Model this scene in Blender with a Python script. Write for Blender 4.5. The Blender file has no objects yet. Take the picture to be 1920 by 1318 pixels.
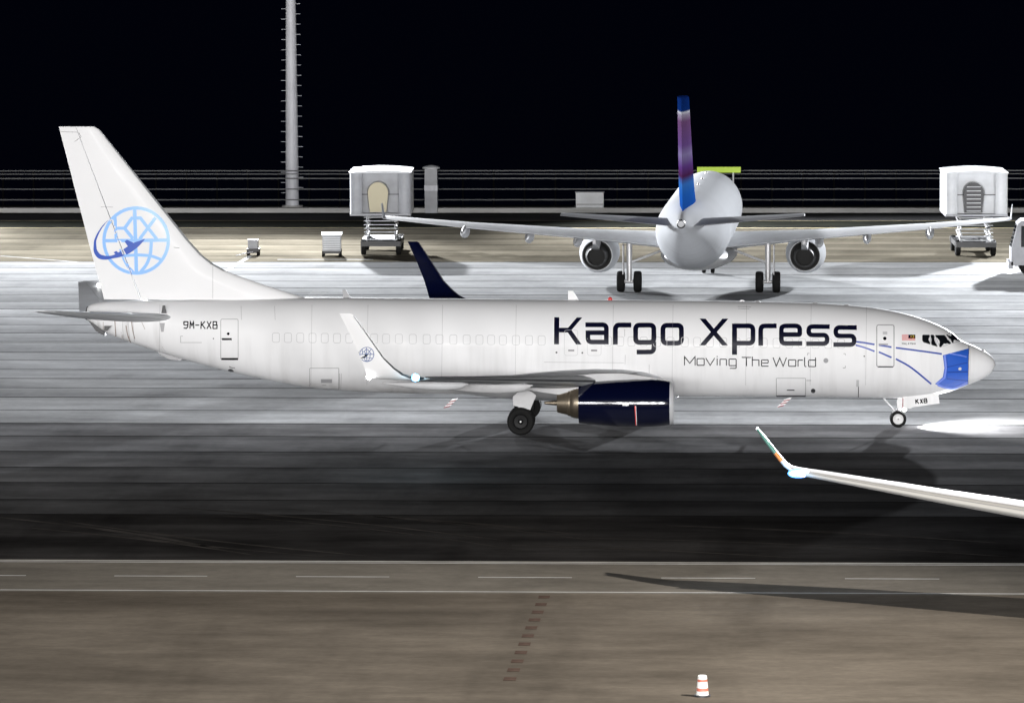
import bpy, math, random
from mathutils import Vector, Matrix
from mathutils.bvhtree import BVHTree
random.seed(7)
sc = bpy.context.scene
col = sc.collection
R = math.radians

# ------------------------------------------------------------------ camera
CAM = Vector((-9.3601, -205.9384, 23.5899))
YAW, PITCH, ROLL, FPX = -0.0524, -0.0989, -0.0037, 9285.99
cy_, sy_, cp_, sp_ = math.cos(YAW), math.sin(YAW), math.cos(PITCH), math.sin(PITCH)
FW = Vector((sy_*cp_, cy_*cp_, sp_))
RT0 = Vector((cy_, -sy_, 0)); UP0 = RT0.cross(FW)
RT = math.cos(ROLL)*RT0 + math.sin(ROLL)*UP0
UP = -math.sin(ROLL)*RT0 + math.cos(ROLL)*UP0
cd = bpy.data.cameras.new('camera'); cam = bpy.data.objects.new('camera', cd); col.objects.link(cam)
cam.matrix_world = Matrix(((RT.x, UP.x, -FW.x, CAM.x), (RT.y, UP.y, -FW.y, CAM.y), (RT.z, UP.z, -FW.z, CAM.z), (0, 0, 0, 1)))
cd.sensor_fit = 'HORIZONTAL'; cd.sensor_width = 36; cd.lens = 36*FPX/1920
cd.clip_start = 1; cd.clip_end = 20000
sc.camera = cam

def ray(px, py):
    return FW + (px-960)/FPX*RT - (py-659)/FPX*UP
def ground_at(px, py, z=0.0):          # the place on the ground seen at a point of the photograph
    d = ray(px, py); return CAM + d*((z-CAM.z)/d.z)
def plane_at(px, py, Y):
    d = ray(px, py); return CAM + d*((Y-CAM.y)/d.y)

# ------------------------------------------------------------------ night sky
w = bpy.data.worlds.new('World'); sc.world = w; w.use_nodes = True
nt = w.node_tree; bg = nt.nodes['Background']
sky = nt.nodes.new('ShaderNodeTexSky'); sky.sky_type = 'NISHITA'; sky.sun_disc = False
sky.sun_elevation = R(-5.0); sky.sun_rotation = R(180); sky.altitude = 10
glowc = nt.nodes.new('ShaderNodeMix'); glowc.data_type = 'RGBA'; glowc.blend_type = 'ADD'; glowc.inputs['Factor'].default_value = 1
glowc.inputs[7].default_value = (.012, .020, .075, 1)          # faint even night glow over the whole sky
nt.links.new(sky.outputs['Color'], glowc.inputs[6]); nt.links.new(glowc.outputs[2], bg.inputs['Color']); bg.inputs['Strength'].default_value = 0.07

sc.view_settings.view_transform = 'Standard'; sc.view_settings.look = 'None'
sc.view_settings.exposure = 0; sc.view_settings.gamma = 1; sc.view_settings.use_curve_mapping = False
sc.render.engine = 'CYCLES'
sc.cycles.max_bounces = 5; sc.cycles.sample_clamp_indirect = 4
try: sc.cycles.use_denoising = True
except Exception: pass

# lamp settings used by the light masts: x, y, z, aim, power, colour, full cone angle, blend, radius
# far masts carry several floodlights each: aims are (azimuth from straight towards the camera side, depression) in degrees
FAR_MASTS = [(-103.0, 128.0, 18.5, 9.5e5, (.93, .96, 1), 76, .9, .7, ((-10, 6), (46, 6))),
             (-41.75, 128.0, 18.5, 4.6e5, (.95, .97, 1), 76, .9, .7, ((-52, 6), (0, 6), (52, 6))),
             (19.6, 128.0, 18.5, 8.5e5, (.93, .96, 1), 66, 1.0, .7, ((6, 9), (-5, 7)))]
NEAR_MAST = (20.0, -80.0, 38.0, (-20, -57, 0), 1.6e5, (1, .93, .84), 58, .9, .4)
FILL_MASTS = [(-150.0, -320.0, 36.0, (-22, 0, 4), 5.0e5), (-92.0, -330.0, 36.0, (-22, 0, 4), 6.0e5), (-48.0, -335.0, 36.0, (-16, 0, 4), 8.5e5),
            (-12.0, -335.0, 36.0, (-8, 0, 4), 10.5e5), (20.0, -330.0, 36.0, (-4, 0, 4), 10.5e5), (58.0, -320.0, 36.0, (-2, 0, 4), 9.5e5)]  # added unseen masts, set far back to light the near fuselage side

# ------------------------------------------------------------------ helpers
def tag(o, label=None, cat=None, group=None, kind=None):
    if label: o['label'] = label
    if cat: o['category'] = cat
    if group: o['group'] = group
    if kind: o['kind'] = kind
    return o
def empty(name, loc=(0, 0, 0), rz=0.0, parent=None):
    o = bpy.data.objects.new(name, None); col.objects.link(o)
    o.location = loc; o.rotation_euler = (0, 0, rz); o.empty_display_size = .5
    if parent: o.parent = parent
    return o
def children(o): return [c for c in bpy.data.objects if c.parent == o]

class MB:
    def __init__(s): s.v = []; s.f = []; s.m = []
    def add(s, vs, fs, mi=0):
        b = len(s.v); s.v += [tuple(v) for v in vs]
        for f in fs: s.f.append(tuple(i+b for i in f)); s.m.append(mi)
        return s
    def loft(s, rings, mi=0, c0=True, c1=True, closed=True):
        n = len(rings[0]); vs = [p for r in rings for p in r]; fs = []
        for k in range(len(rings)-1):
            for i in range(n if closed else n-1):
                j = (i+1) % n
                fs.append((k*n+i, k*n+j, (k+1)*n+j, (k+1)*n+i))
        if c0: fs.append(tuple(range(n-1, -1, -1)))
        if c1: fs.append(tuple((len(rings)-1)*n+i for i in range(n)))
        return s.add(vs, fs, mi)
    def box(s, x0, x1, y0, y1, z0, z1, mi=0):
        vs = [(x, y, z) for z in (z0, z1) for (x, y) in ((x0, y0), (x1, y0), (x1, y1), (x0, y1))]
        return s.add(vs, [(3, 2, 1, 0), (4, 5, 6, 7), (0, 1, 5, 4), (1, 2, 6, 5), (2, 3, 7, 6), (3, 0, 4, 7)], mi)
    def tube(s, p0, p1, r0, r1=None, n=12, mi=0, cap=True):
        p0 = Vector(p0); p1 = Vector(p1); r1 = r0 if r1 is None else r1
        d = (p1-p0).normalized(); a = d.orthogonal().normalized(); b = d.cross(a)
        rg = [[p+(a*math.cos(2*math.pi*i/n)+b*math.sin(2*math.pi*i/n))*r for i in range(n)] for p, r in ((p0, r0), (p1, r1))]
        return s.loft(rg, mi, cap, cap)
    def lathe(s, prof, origin, axis='x', n=48, mi=0, c0=False, c1=False, flat=1.0):
        ox, oy, oz = origin; rg = []
        for a, r in prof:
            ring = []
            for i in range(n):
                t = 2*math.pi*i/n; c, q = r*math.cos(t), r*math.sin(t)
                if axis == 'x': ring.append((ox+a, oy+c, oz+q*(flat if q < 0 else 1)))
                elif axis == 'y': ring.append((ox+c, oy+a, oz+q))
                else: ring.append((ox+c, oy+q, oz+a))
            rg.append(ring)
        return s.loft(rg, mi, c0, c1)
    def prism(s, poly, y0, y1, mi=0):           # polygon in (x, z), thickness along y
        n = len(poly)
        vs = [(x, y0, z) for x, z in poly]+[(x, y1, z) for x, z in poly]
        fs = [tuple(range(n)), tuple(range(2*n-1, n-1, -1))]+[(i, i+n, (i+1) % n+n, (i+1) % n) for i in range(n)]
        return s.add(vs, fs, mi)
    def mesh(s, name, mats, smooth=35):
        me = bpy.data.meshes.new(name); me.from_pydata(s.v, [], s.f)
        for m in (mats if isinstance(mats, (list, tuple)) else [mats]): me.materials.append(m)
        me.polygons.foreach_set('material_index', s.m)
        me.update()
        if smooth:
            me.shade_smooth()
            try: me.set_sharp_from_angle(angle=R(smooth))
            except Exception: pass
        return me
    def build(s, name, mats, parent=None, smooth=35, recalc=True):
        me = s.mesh(name, mats, smooth)
        if recalc:
            import bmesh
            b = bmesh.new(); b.from_mesh(me); bmesh.ops.recalc_face_normals(b, faces=b.faces); b.to_mesh(me); b.free()
        o = bpy.data.objects.new(name, me); col.objects.link(o)
        if parent: o.parent = parent
        return o

def pchip(xs, ys):
    n = len(xs); h = [xs[i+1]-xs[i] for i in range(n-1)]; d = [(ys[i+1]-ys[i])/h[i] for i in range(n-1)]
    m = [0]*n; m[0] = d[0]; m[-1] = d[-1]
    for i in range(1, n-1):
        if d[i-1]*d[i] > 0:
            w1 = 2*h[i]+h[i-1]; w2 = h[i]+2*h[i-1]; m[i] = (w1+w2)/(w1/d[i-1]+w2/d[i])
    def f(x):
        if x <= xs[0]: return ys[0]
        if x >= xs[-1]: return ys[-1]
        i = max(k for k in range(n-1) if xs[k] <= x); t = (x-xs[i])/h[i]
        return ys[i]*(1+2*t)*(1-t)**2+m[i]*h[i]*t*(1-t)**2+ys[i+1]*t*t*(3-2*t)+m[i+1]*h[i]*t*t*(t-1)
    return f

# ------------------------------------------------------------------ materials
def mat(name, color, rough=.5, metal=0.0, coat=0.0, spec=.5, emit=None, noise=None, bump=None):
    m = bpy.data.materials.new(name); m.use_nodes = True; n = m.node_tree; b = n.nodes['Principled BSDF']
    c = (*color, 1)
    b.inputs['Base Color'].default_value = c; b.inputs['Roughness'].default_value = rough
    b.inputs['Metallic'].default_value = metal; b.inputs['Coat Weight'].default_value = coat
    b.inputs['Coat Roughness'].default_value = .08; b.inputs['Specular IOR Level'].default_value = spec
    if emit:
        b.inputs['Emission Color'].default_value = (*emit[0], 1); b.inputs['Emission Strength'].default_value = emit[1]
    if noise:                                  # (scale xyz, low factor, high factor[, detail])
        tc = n.nodes.new('ShaderNodeTexCoord'); mp = n.nodes.new('ShaderNodeMapping'); mp.inputs['Scale'].default_value = noise[0]
        nz = n.nodes.new('ShaderNodeTexNoise'); nz.inputs['Scale'].default_value = 1; nz.inputs['Detail'].default_value = noise[3] if len(noise) > 3 else 6
        nz.inputs['Roughness'].default_value = .65
        mr = n.nodes.new('ShaderNodeMapRange'); mr.inputs['From Min'].default_value = .3; mr.inputs['From Max'].default_value = .7
        mr.inputs['To Min'].default_value = noise[1]; mr.inputs['To Max'].default_value = noise[2]
        mx = n.nodes.new('ShaderNodeMix'); mx.data_type = 'RGBA'; mx.blend_type = 'MULTIPLY'; mx.inputs['Factor'].default_value = 1
        mx.inputs[6].default_value = c
        n.links.new(tc.outputs['Object'], mp.inputs['Vector']); n.links.new(mp.outputs['Vector'], nz.inputs['Vector'])
        n.links.new(nz.outputs['Fac'], mr.inputs['Value']); n.links.new(mr.outputs['Result'], mx.inputs[7])
        n.links.new(mx.outputs[2], b.inputs['Base Color'])
    return m

def concrete(name, color, amount=.3, streak=.25, joint_tint=None):
    """slab concrete: fine grain, large blotches, tyre-worn streaks along the taxi direction, per-slab tone"""
    m = bpy.data.materials.new(name); m.use_nodes = True; n = m.node_tree; b = n.nodes['Principled BSDF']; L = n.links.new
    tc = n.nodes.new('ShaderNodeTexCoord'); oi = n.nodes.new('ShaderNodeObjectInfo')
    def noise(scale, detail, lo, hi, fmin=.3, fmax=.7, rot=0):
        mp = n.nodes.new('ShaderNodeMapping'); mp.inputs['Scale'].default_value = scale; mp.inputs['Rotation'].default_value[2] = R(rot)
        nz = n.nodes.new('ShaderNodeTexNoise'); nz.inputs['Scale'].default_value = 1; nz.inputs['Detail'].default_value = detail; nz.inputs['Roughness'].default_value = .6
        mr = n.nodes.new('ShaderNodeMapRange')
        for k, v in (('From Min', fmin), ('From Max', fmax), ('To Min', lo), ('To Max', hi)): mr.inputs[k].default_value = v
        L(tc.outputs['Object'], mp.inputs['Vector']); L(mp.outputs['Vector'], nz.inputs['Vector']); L(nz.outputs['Fac'], mr.inputs['Value'])
        return mr.outputs['Result']
    def mul(a, c):
        x = n.nodes.new('ShaderNodeMath'); x.operation = 'MULTIPLY'; L(a, x.inputs[0]); L(c, x.inputs[1]); return x.outputs[0]
    v = mul(noise((.10, .20, 1), 5, 1-amount, 1+amount*.6, .34, .66, 38), noise((.02, .42, 1), 3, 1-streak, 1+streak*.5))
    v = mul(v, noise((.45, .9, 1), 7, .86, 1.1)); v = mul(v, noise((3.2, 4.5, 1), 6, .91, 1.08))
    v = mul(v, noise((.22, .035, 1), 4, 1-amount*.7, 1.06, .30, .48, -52))      # faint curved wheel paths crossing the lanes
    mr = n.nodes.new('ShaderNodeMapRange'); mr.inputs['To Min'].default_value = .86; mr.inputs['To Max'].default_value = 1.1
    L(oi.outputs['Random'], mr.inputs['Value']); v = mul(v, mr.outputs['Result'])
    mx = n.nodes.new('ShaderNodeMix'); mx.data_type = 'RGBA'; mx.blend_type = 'MULTIPLY'; mx.inputs['Factor'].default_value = 1
    mx.inputs[6].default_value = (*color, 1); L(v, mx.inputs[7]); L(mx.outputs[2], b.inputs['Base Color'])
    b.inputs['Roughness'].default_value = .8; b.inputs['Specular IOR Level'].default_value = 0
    return m

def aircraft_white(name, color=(.78, .78, .79), grime=1.0):
    """gloss white paint with rain streaks, belly grime with wing shade painted in and soot round the tail cone (object space = aircraft space)"""
    m = bpy.data.materials.new(name); m.use_nodes = True; n = m.node_tree; b = n.nodes['Principled BSDF']; L = n.links.new
    tc = n.nodes.new('ShaderNodeTexCoord'); sx = n.nodes.new('ShaderNodeSeparateXYZ'); L(tc.outputs['Object'], sx.inputs[0])
    def noise(scale, detail, fmin, fmax, lo, hi):
        mp = n.nodes.new('ShaderNodeMapping'); mp.inputs['Scale'].default_value = scale
        nz = n.nodes.new('ShaderNodeTexNoise'); nz.inputs['Scale'].default_value = 1; nz.inputs['Detail'].default_value = detail
        mr = n.nodes.new('ShaderNodeMapRange')
        for k, v in (('From Min', fmin), ('From Max', fmax), ('To Min', lo), ('To Max', hi)): mr.inputs[k].default_value = v
        L(tc.outputs['Object'], mp.inputs['Vector']); L(mp.outputs['Vector'], nz.inputs['Vector']); L(nz.outputs['Fac'], mr.inputs['Value']); return mr.outputs['Result']
    def ramp(src, a, c, lo, hi):
        mr = n.nodes.new('ShaderNodeMapRange'); mr.interpolation_type = 'SMOOTHSTEP'
        for k, v in (('From Min', a), ('From Max', c), ('To Min', lo), ('To Max', hi)): mr.inputs[k].default_value = v
        L(src, mr.inputs['Value']); return mr.outputs['Result']
    def mth(op, a, c):
        x = n.nodes.new('ShaderNodeMath'); x.operation = op
        for i, q in enumerate((a, c)):
            if isinstance(q, (int, float)): x.inputs[i].default_value = q
            else: L(q, x.inputs[i])
        return x.outputs[0]
    streak = noise((2.6, .5, .22), 4, .48, .75, 0, 1)
    blot = noise((.35, .35, .5), 6, .42, .7, 0, 1)
    belly = mth('MULTIPLY', ramp(sx.outputs['Z'], 2.5, 1.3, 0, 1), mth('ADD', .25, mth('MULTIPLY', blot, .75)))  # belly darkening: grime together with wing shade, both as colour
    aft = ramp(sx.outputs['X'], -12, -26, .15, 1)
    belly = mth('MULTIPLY', belly, aft)
    tail = mth('MULTIPLY', ramp(sx.outputs['X'], -33.5, -37.5, 0, 1), mth('MULTIPLY', streak, ramp(sx.outputs['Z'], 5.2, 4.3, 0, 1)))
    side = mth('MULTIPLY', streak, ramp(sx.outputs['Z'], 4.2, 3.2, 0, .12))
    d = mth('ADD', mth('ADD', mth('MULTIPLY', belly, (.8*grime)), mth('MULTIPLY', tail, .5*grime)), mth('ADD', side, mth('MULTIPLY', blot, .05)))
    dm = n.nodes.new('ShaderNodeClamp'); L(d, dm.inputs[0])
    mx = n.nodes.new('ShaderNodeMix'); mx.data_type = 'RGBA'; mx.inputs[6].default_value = (*color, 1); mx.inputs[7].default_value = (.13, .115, .10, 1)
    L(dm.outputs[0], mx.inputs['Factor']); L(mx.outputs[2], b.inputs['Base Color'])
    b.inputs['Roughness'].default_value = .6; b.inputs['Specular IOR Level'].default_value = .3; b.inputs['Coat Weight'].default_value = .03; b.inputs['Coat Roughness'].default_value = .12
    return m

M = {}
M['white'] = aircraft_white('aircraft_white')
M['white_b'] = aircraft_white('airliner_white', (.52, .53, .55), .4)
M['white_b'].node_tree.nodes['Principled BSDF'].inputs['Specular IOR Level'].default_value = 0; M['white_b'].node_tree.nodes['Principled BSDF'].inputs['Coat Weight'].default_value = 0
M['wing'] = mat('wing_grey', (.62, .63, .65), .5, spec=.3, noise=((.4, .6, 1), .8, 1.08))
M['fairing'] = mat('fairing_white', (.50, .50, .51), .5, spec=.3, noise=((.8, .8, 1.2), .8, 1.05))
M['slat'] = mat('slat_metal', (.48, .49, .50), .42, .35)
M['dark_le'] = mat('dark_reflection_edge', (.045, .046, .05), .5, spec=.2)  # dark reflection of the polished edge put into the colour
M['slat_grey'] = mat('slat_grey', (.34, .335, .32), .55, spec=.2)
M['lip'] = mat('intake_lip_metal', (.70, .71, .73), .32, .35)
M['core'] = mat('exhaust_metal', (.24, .20, .15), .36, .85, noise=((4, 4, 4), .75, 1.15))
M['core_dark'] = mat('exhaust_dark', (.02, .019, .018), .6, .3)
M['navy'] = mat('navy_gloss', (.0012, .0022, .014), .12, coat=1.0)
M['navy_text'] = mat('navy_lettering', (.0015, .002, .013), .4, spec=.12)
M['black_text'] = mat('black_lettering', (.006, .006, .007), .5, spec=.08)
M['blue'] = mat('mask_blue', (.022, .10, .50), .35, coat=.2)
M['blue_dark'] = mat('mask_pleat_blue', (.008, .035, .22), .4)
M['blue_pale'] = mat('mask_edge_blue', (.17, .25, .72), .4)
M['stripe'] = mat('stripe_blue', (.012, .045, .32), .4)
M['globe'] = mat('globe_light_blue', (.24, .47, .88), .4)
M['globe_small'] = mat('globe_slate_blue', (.12, .17, .34), .4)
M['swoosh'] = mat('swoosh_blue', (.012, .07, .42), .4)
M['red'] = mat('flag_red', (.62, .035, .03), .45)
M['yellow'] = mat('flag_yellow', (.8, .6, .05), .45)
M['flag_white'] = mat('flag_white', (.75, .75, .75), .45)
M['maroon'] = mat('maroon_tape', (.2, .008, .02), .5)
M['line'] = mat('panel_gap', (.22, .22, .225), .6, spec=.1)
M['line_dark'] = mat('door_gap', (.03, .03, .033), .6, spec=.1)
M['plug'] = mat('window_plug_paint', (.48, .48, .49), .5, spec=.2)
M['stab_dark'] = mat('tailplane_grey', (.20, .205, .215), .5, spec=.2)
M['grey'] = mat('fitting_grey', (.30, .30, .31), .5)
M['glass'] = mat('cockpit_glass', (.006, .007, .009), .05, spec=.7)
M['tyre'] = mat('tyre_rubber', (.010, .010, .010), .8, spec=.15)
M['hub_dark'] = mat('wheel_cover_dark', (.008, .008, .0085), .5, spec=.12)
M['hub_white'] = mat('wheel_hub_white', (.62, .62, .62), .35)
M['strut'] = mat('gear_strut', (.48, .48, .49), .35, .3)
M['dark'] = mat('dark_metal', (.035, .035, .038), .5)
M['black'] = mat('black_void', (.004, .004, .004), .8)
M['lamp'] = mat('lamp_white', (1, 1, 1), .3, emit=((1, 1, 1), 40))
M['lamp_cyan'] = mat('lamp_cyan', (.6, .9, 1), .3, emit=((.12, .55, 1), 2.2))
M['lamp_blue'] = mat('lamp_blue', (.4, .7, 1), .3, emit=((.05, .30, 1), 1.6))
M['flood'] = mat('floodlight_glass', (1, 1, 1), .3, emit=((.95, .97, 1), 30))
M['galv'] = mat('galvanised_steel', (.62, .63, .68), .5, 0, noise=((2, 2, .5), .8, 1.1))
M['fence'] = mat('fence_rail', (.045, .048, .053), .5)
M['fence_mesh'] = mat('fence_dark', (.003, .003, .0033), .9, spec=.03)
M['kerb'] = mat('kerb_concrete', (.48, .48, .47), .8, noise=((.2, 2, 2), .75, 1.1))
M['paint'] = mat('road_paint', (.60, .60, .59), .8, spec=0, noise=((.8, 3, 1), .7, 1.05))
M['paint_worn'] = mat('worn_paint', (.42, .42, .41), .8, spec=.05, noise=((.5, 3, 1), .45, 1.2))
M['paint_yellow'] = mat('yellow_line_paint', (.62, .52, .30), .7)
M['brownmark'] = mat('faded_red_marking', (.085, .06, .05), .9, spec=0, noise=((1.5, 6, 1), .6, 1.5))
M['slab_far'] = concrete('slab_pale', (.38, .385, .39), .18, .10)
M['slab_beige'] = concrete('slab_beige', (.215, .194, .153), .22, .25)
M['slab_tail'] = concrete('slab_light_grey', (.50, .505, .515), .22, .10)
M['slab_mid'] = concrete('slab_grey', (.48, .484, .49), .26, .12)
M['slab_dark'] = concrete('slab_light_falloff', (.18, .18, .186), .35, .3)  # darkened lane tone, light falloff put into the colour
M['slab_dim'] = concrete('slab_light_falloff_deep', (.085, .084, .086), .45, .35)  # deeper step of the painted falloff
M['asphalt'] = concrete('asphalt', (.034, .033, .033), .5, .4)
M['road'] = concrete('road_surface', (.158, .146, .128), .2, .12)
M['stand'] = concrete('stand_concrete', (.150, .131, .109), .3, .16)
M['sealant'] = mat('joint_sealant', (.018, .018, .018), .9, spec=.02)
M['mark'] = mat('rubber_scuff', (.046, .043, .041), .9, spec=0, noise=((.6, .6, 1), .5, 1.3))
M['verge'] = mat('dark_verge', (.03, .032, .025), .9, spec=.05, noise=((.3, .8, 1), .5, 1.5))
M['peri'] = concrete('perimeter_asphalt', (.16, .16, .165), .2, .2)
M['truckwhite'] = mat('lift_body_white', (.70, .72, .75), .45, noise=((1, 1, 1.5), .85, 1.05))
M['truckgrey'] = mat('lift_body_grey', (.36, .37, .40), .5, noise=((1, 1, 1.5), .8, 1.05))
M['cream'] = mat('bellows_cream', (.55, .50, .36), .7)
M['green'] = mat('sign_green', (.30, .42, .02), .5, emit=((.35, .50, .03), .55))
M['teal'] = mat('winglet_teal', (.10, .22, .19), .4)
M['orange'] = mat('winglet_orange', (.62, .22, .07), .4)
M['cone_red'] = mat('cone_red', (.55, .16, .11), .6)
M['cone_white'] = mat('cone_white', (.78, .78, .76), .45)
sea = mat('sea_water', (.0015, .002, .006), .25, spec=.4); M['sea'] = sea
nb = sea.node_tree; bz = nb.nodes.new('ShaderNodeTexNoise'); bz.inputs['Scale'].default_value = .25; bz.inputs['Detail'].default_value = 4
bu = nb.nodes.new('ShaderNodeBump'); bu.inputs['Strength'].default_value = .4; tcs = nb.nodes.new('ShaderNodeTexCoord')
nb.links.new(tcs.outputs['Object'], bz.inputs['Vector']); nb.links.new(bz.outputs['Fac'], bu.inputs['Height']); nb.links.new(bu.outputs['Normal'], nb.nodes['Principled BSDF'].inputs['Normal'])

# ------------------------------------------------------------------ setting
def sheet(name, x0, x1, y0, y1, z, m, parent=None, kind=None):
    o = MB().add([(x0, y0, z), (x1, y0, z), (x1, y1, z), (x0, y1, z)], [(0, 1, 2, 3)]).build(name, m, parent, 0)
    if kind: o['kind'] = kind
    return o
tag(sheet('sea', -9000, 9000, -9000, 9000, -5.0, M['sea']), kind='structure')
gr = MB().box(-700, 700, -420, 133, -8, -.016).build('ground', M['sealant'], None, 0); gr['kind'] = 'structure'
apron = empty('apron'); apron['kind'] = 'structure'
JY = [-28.45, -24.39, -19.33, -14.51, -9.34, -3.98, .6, 5.66, 10.77, 14.65, 18.68, 22.73, 27.06, 30.77, 36.1]
y = 36.1
while y < 111: y += 4.42; JY.append(y)
for i in range(len(JY)-1):
    a, b_ = JY[i], JY[i+1]; yc = (a+b_)/2
    m = M['slab_mid'] if 2 < yc < 20 else M['slab_tail'] if 20 < yc < 52 else M['slab_far'] if 52 < yc < 84 else M['slab_beige']  # lane tones banded by distance to correct the lamps' falloff
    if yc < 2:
        k_ = {0: .25, 1: .20, 2: .16, 3: .125, 4: .095, 5: .07}.get(int(max(0, (.6-yc)/4.8)), .07)  # lanes step darker towards the camera: light falloff painted as slab tone
        m = concrete('slab_light_falloff', (k_, k_, k_*1.025), .4, .2)
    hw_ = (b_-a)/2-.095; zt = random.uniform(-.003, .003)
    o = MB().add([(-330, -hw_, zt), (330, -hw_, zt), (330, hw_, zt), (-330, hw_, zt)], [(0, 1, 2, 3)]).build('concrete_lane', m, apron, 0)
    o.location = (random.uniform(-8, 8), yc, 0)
AY = JY[-1]
sh = MB().box(-330, 330, -40.15, JY[0]-.07, -.012, -.002).build('asphalt_shoulder', M['asphalt'], None, 0); sh['kind'] = 'structure'
road = MB().box(-330, 330, -47.6, -40.15, -.012, 0).build('service_road', M['road'], None, 0); road['kind'] = 'structure'
stand = MB().box(-330, 330, -205, -47.6, -.012, .002).build('parking_stand', M['stand'], None, 0); stand['kind'] = 'structure'
for yy in (-55.2, -62.8, -70.4): pass
def strip(name, p, q, wd, m, parent, z=.008):
    p = Vector(p); q = Vector(q); d = (q-p).normalized(); nrm = Vector((-d.y, d.x))*wd/2
    vs = [(*(p+nrm), z), (*(q+nrm), z), (*(q-nrm), z), (*(p-nrm), z)]
    return MB().add(vs, [(0, 1, 2, 3)]).build(name, m, parent, 0)
strip('edge_line', (-330, -40.42), (330, -40.42), .16, M['paint'], road)
strip('edge_line', (-330, -40.75), (330, -40.75), .14, M['paint'], road)
strip('edge_line', (-330, -47.25), (330, -47.25), .16, M['paint'], road)
proto = None
for k in range(-9, 9):
    x0 = -31.1+6.05*k+6.05*0
    if proto is None:
        proto = strip('lane_dash', (0, 0), (3.1, 0), .14, M['paint'], road); d_ = proto
    else:
        d_ = proto.copy(); col.objects.link(d_); d_.parent = road
    d_.location = (x0, -44.0, 0)
# stand marking: a row of faded dashes leading to the road
for k in range(11):
    o = strip('marking_dash', (-.18, 0), (.18, 0), .62, M['brownmark'], stand, .010)
    o.location = (-16.62-.026*k, -48.35-1.60*k, 0)
# painted lines on the apron
strip('taxi_line', (-330, 1.08), (330, .72), .15, M['paint_worn'], apron)
strip('stand_line', (-330, 35.55), (330, 35.55), .26, M['paint'], apron)
strip('stand_line', (-46.5, 66.0), (-34.0, 64.2), .22, M['paint'], apron, .0075)
g0, g1 = ground_at(0, 480), ground_at(172, 494)
strip('stand_line', g0.xy, g1.xy, .3, M['paint_worn'], apron, .0075)
g0, g1 = ground_at(470, 480), ground_at(404, 520)
strip('stand_line', g0.xy, g1.xy, .3, M['paint_worn'], apron, .0075)
g0, g1 = ground_at(520, 487), ground_at(700, 487)
strip('stand_line', g0.xy, g1.xy, .35, M['paint'], apron, .0075)
for k in range(4):                              # short white bars of a stand number box
    g = ground_at(601-4*k, 546+3.2*k); strip('marking_bar', (g.x-.45, g.y), (g.x+.45, g.y), .28, M['paint'], apron)
# worn diagonal scuffs on the asphalt
def scuff(p0, p1, bend, wd):
    a, b_ = ground_at(*p0), ground_at(*p1); n = 14; d = (b_-a); nr = Vector((-d.y, d.x, 0)).normalized(); up, dn = [], []
    for k in range(n+1):
        t = k/n; c = a+d*t+nr*bend*math.sin(math.pi*t); hw = wd*.5*math.sin(math.pi*min(1, .05+t*.95))**.5*random.uniform(.6, 1.15)
        up.append((c.x, c.y+hw, .006)); dn.append((c.x, c.y-hw, .006))
    MB().loft([up, dn], 0, False, False, False).build('scuff_mark', M['mark'], sh, 0)
for a, b_, bd, wd in (((330, 951), (960, 1015), .5, .30), ((540, 954), (1240, 1030), .6, .22), ((120, 977), (700, 1043), -.5, .40), ((60, 990), (500, 1044), .4, .3), ((1080, 1008), (1900, 1044), .7, .3), ((960, 1022), (1500, 1046), .3, .35), ((700, 968), (1100, 1004), .4, .5), ((200, 1000), (640, 1046), -.4, .2), ((1250, 985), (1900, 1020), .5, .4), ((400, 965), (1000, 1036), .8, .18), ((0, 970), (420, 1030), .5, .5)):
    scuff(a, b_, bd, wd)
# perimeter strip between apron and fence
pr_ = MB().box(-330, 330, AY+.1, 124.2, -.012, -.004).build('perimeter_road', M['peri'], None, 0); pr_['kind'] = 'structure'
strip('edge_line', (-330, AY+.6), (330, AY+.6), .5, M['paint_yellow'], pr_, .004)
strip('edge_line', (-330, 118.1), (330, 118.1), .5, M['paint_yellow'], pr_, .004)
vg = MB().box(-330, 330, AY+1.3, 117.7, -.003, .03).build('verge', M['verge'], None, 0); vg['kind'] = 'structure'
kb = MB().box(-330, 330, 125.6, 126.5, -.05, .32).build('kerb', M['kerb'], None, 0); kb['kind'] = 'structure'
bl = MB().box(-330, 330, 124.2, 125.6, -.012, .0).box(-330, 330, 126.5, 133, -.012, -.006).build('seawall_top', M['verge'], None, 0); bl['kind'] = 'structure'

# ------------------------------------------------------------------ fence
fen = empty('perimeter_fence', (0, 127.0, 0))
tag(fen, 'long dark perimeter fence with horizontal rails along the far edge of the apron', 'fence')
for z, r_ in ((2.74, .035), (2.52, .03), (2.22, .04), (1.50, .035), (.78, .035), (.2, .03)):
    MB().box(-120, 90, -r_, r_, z-r_, z+r_).build('rail', M['fence'], fen, 0)
pp = MB().box(-.05, .05, .03, .13, -.03, 2.72).mesh('post', M['fence_mesh'], 0)
for k in range(60):
    o = bpy.data.objects.new('post', pp); col.objects.link(o); o.parent = fen; o.location = (-78+2.45*k*.85, .0, 0)

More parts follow.
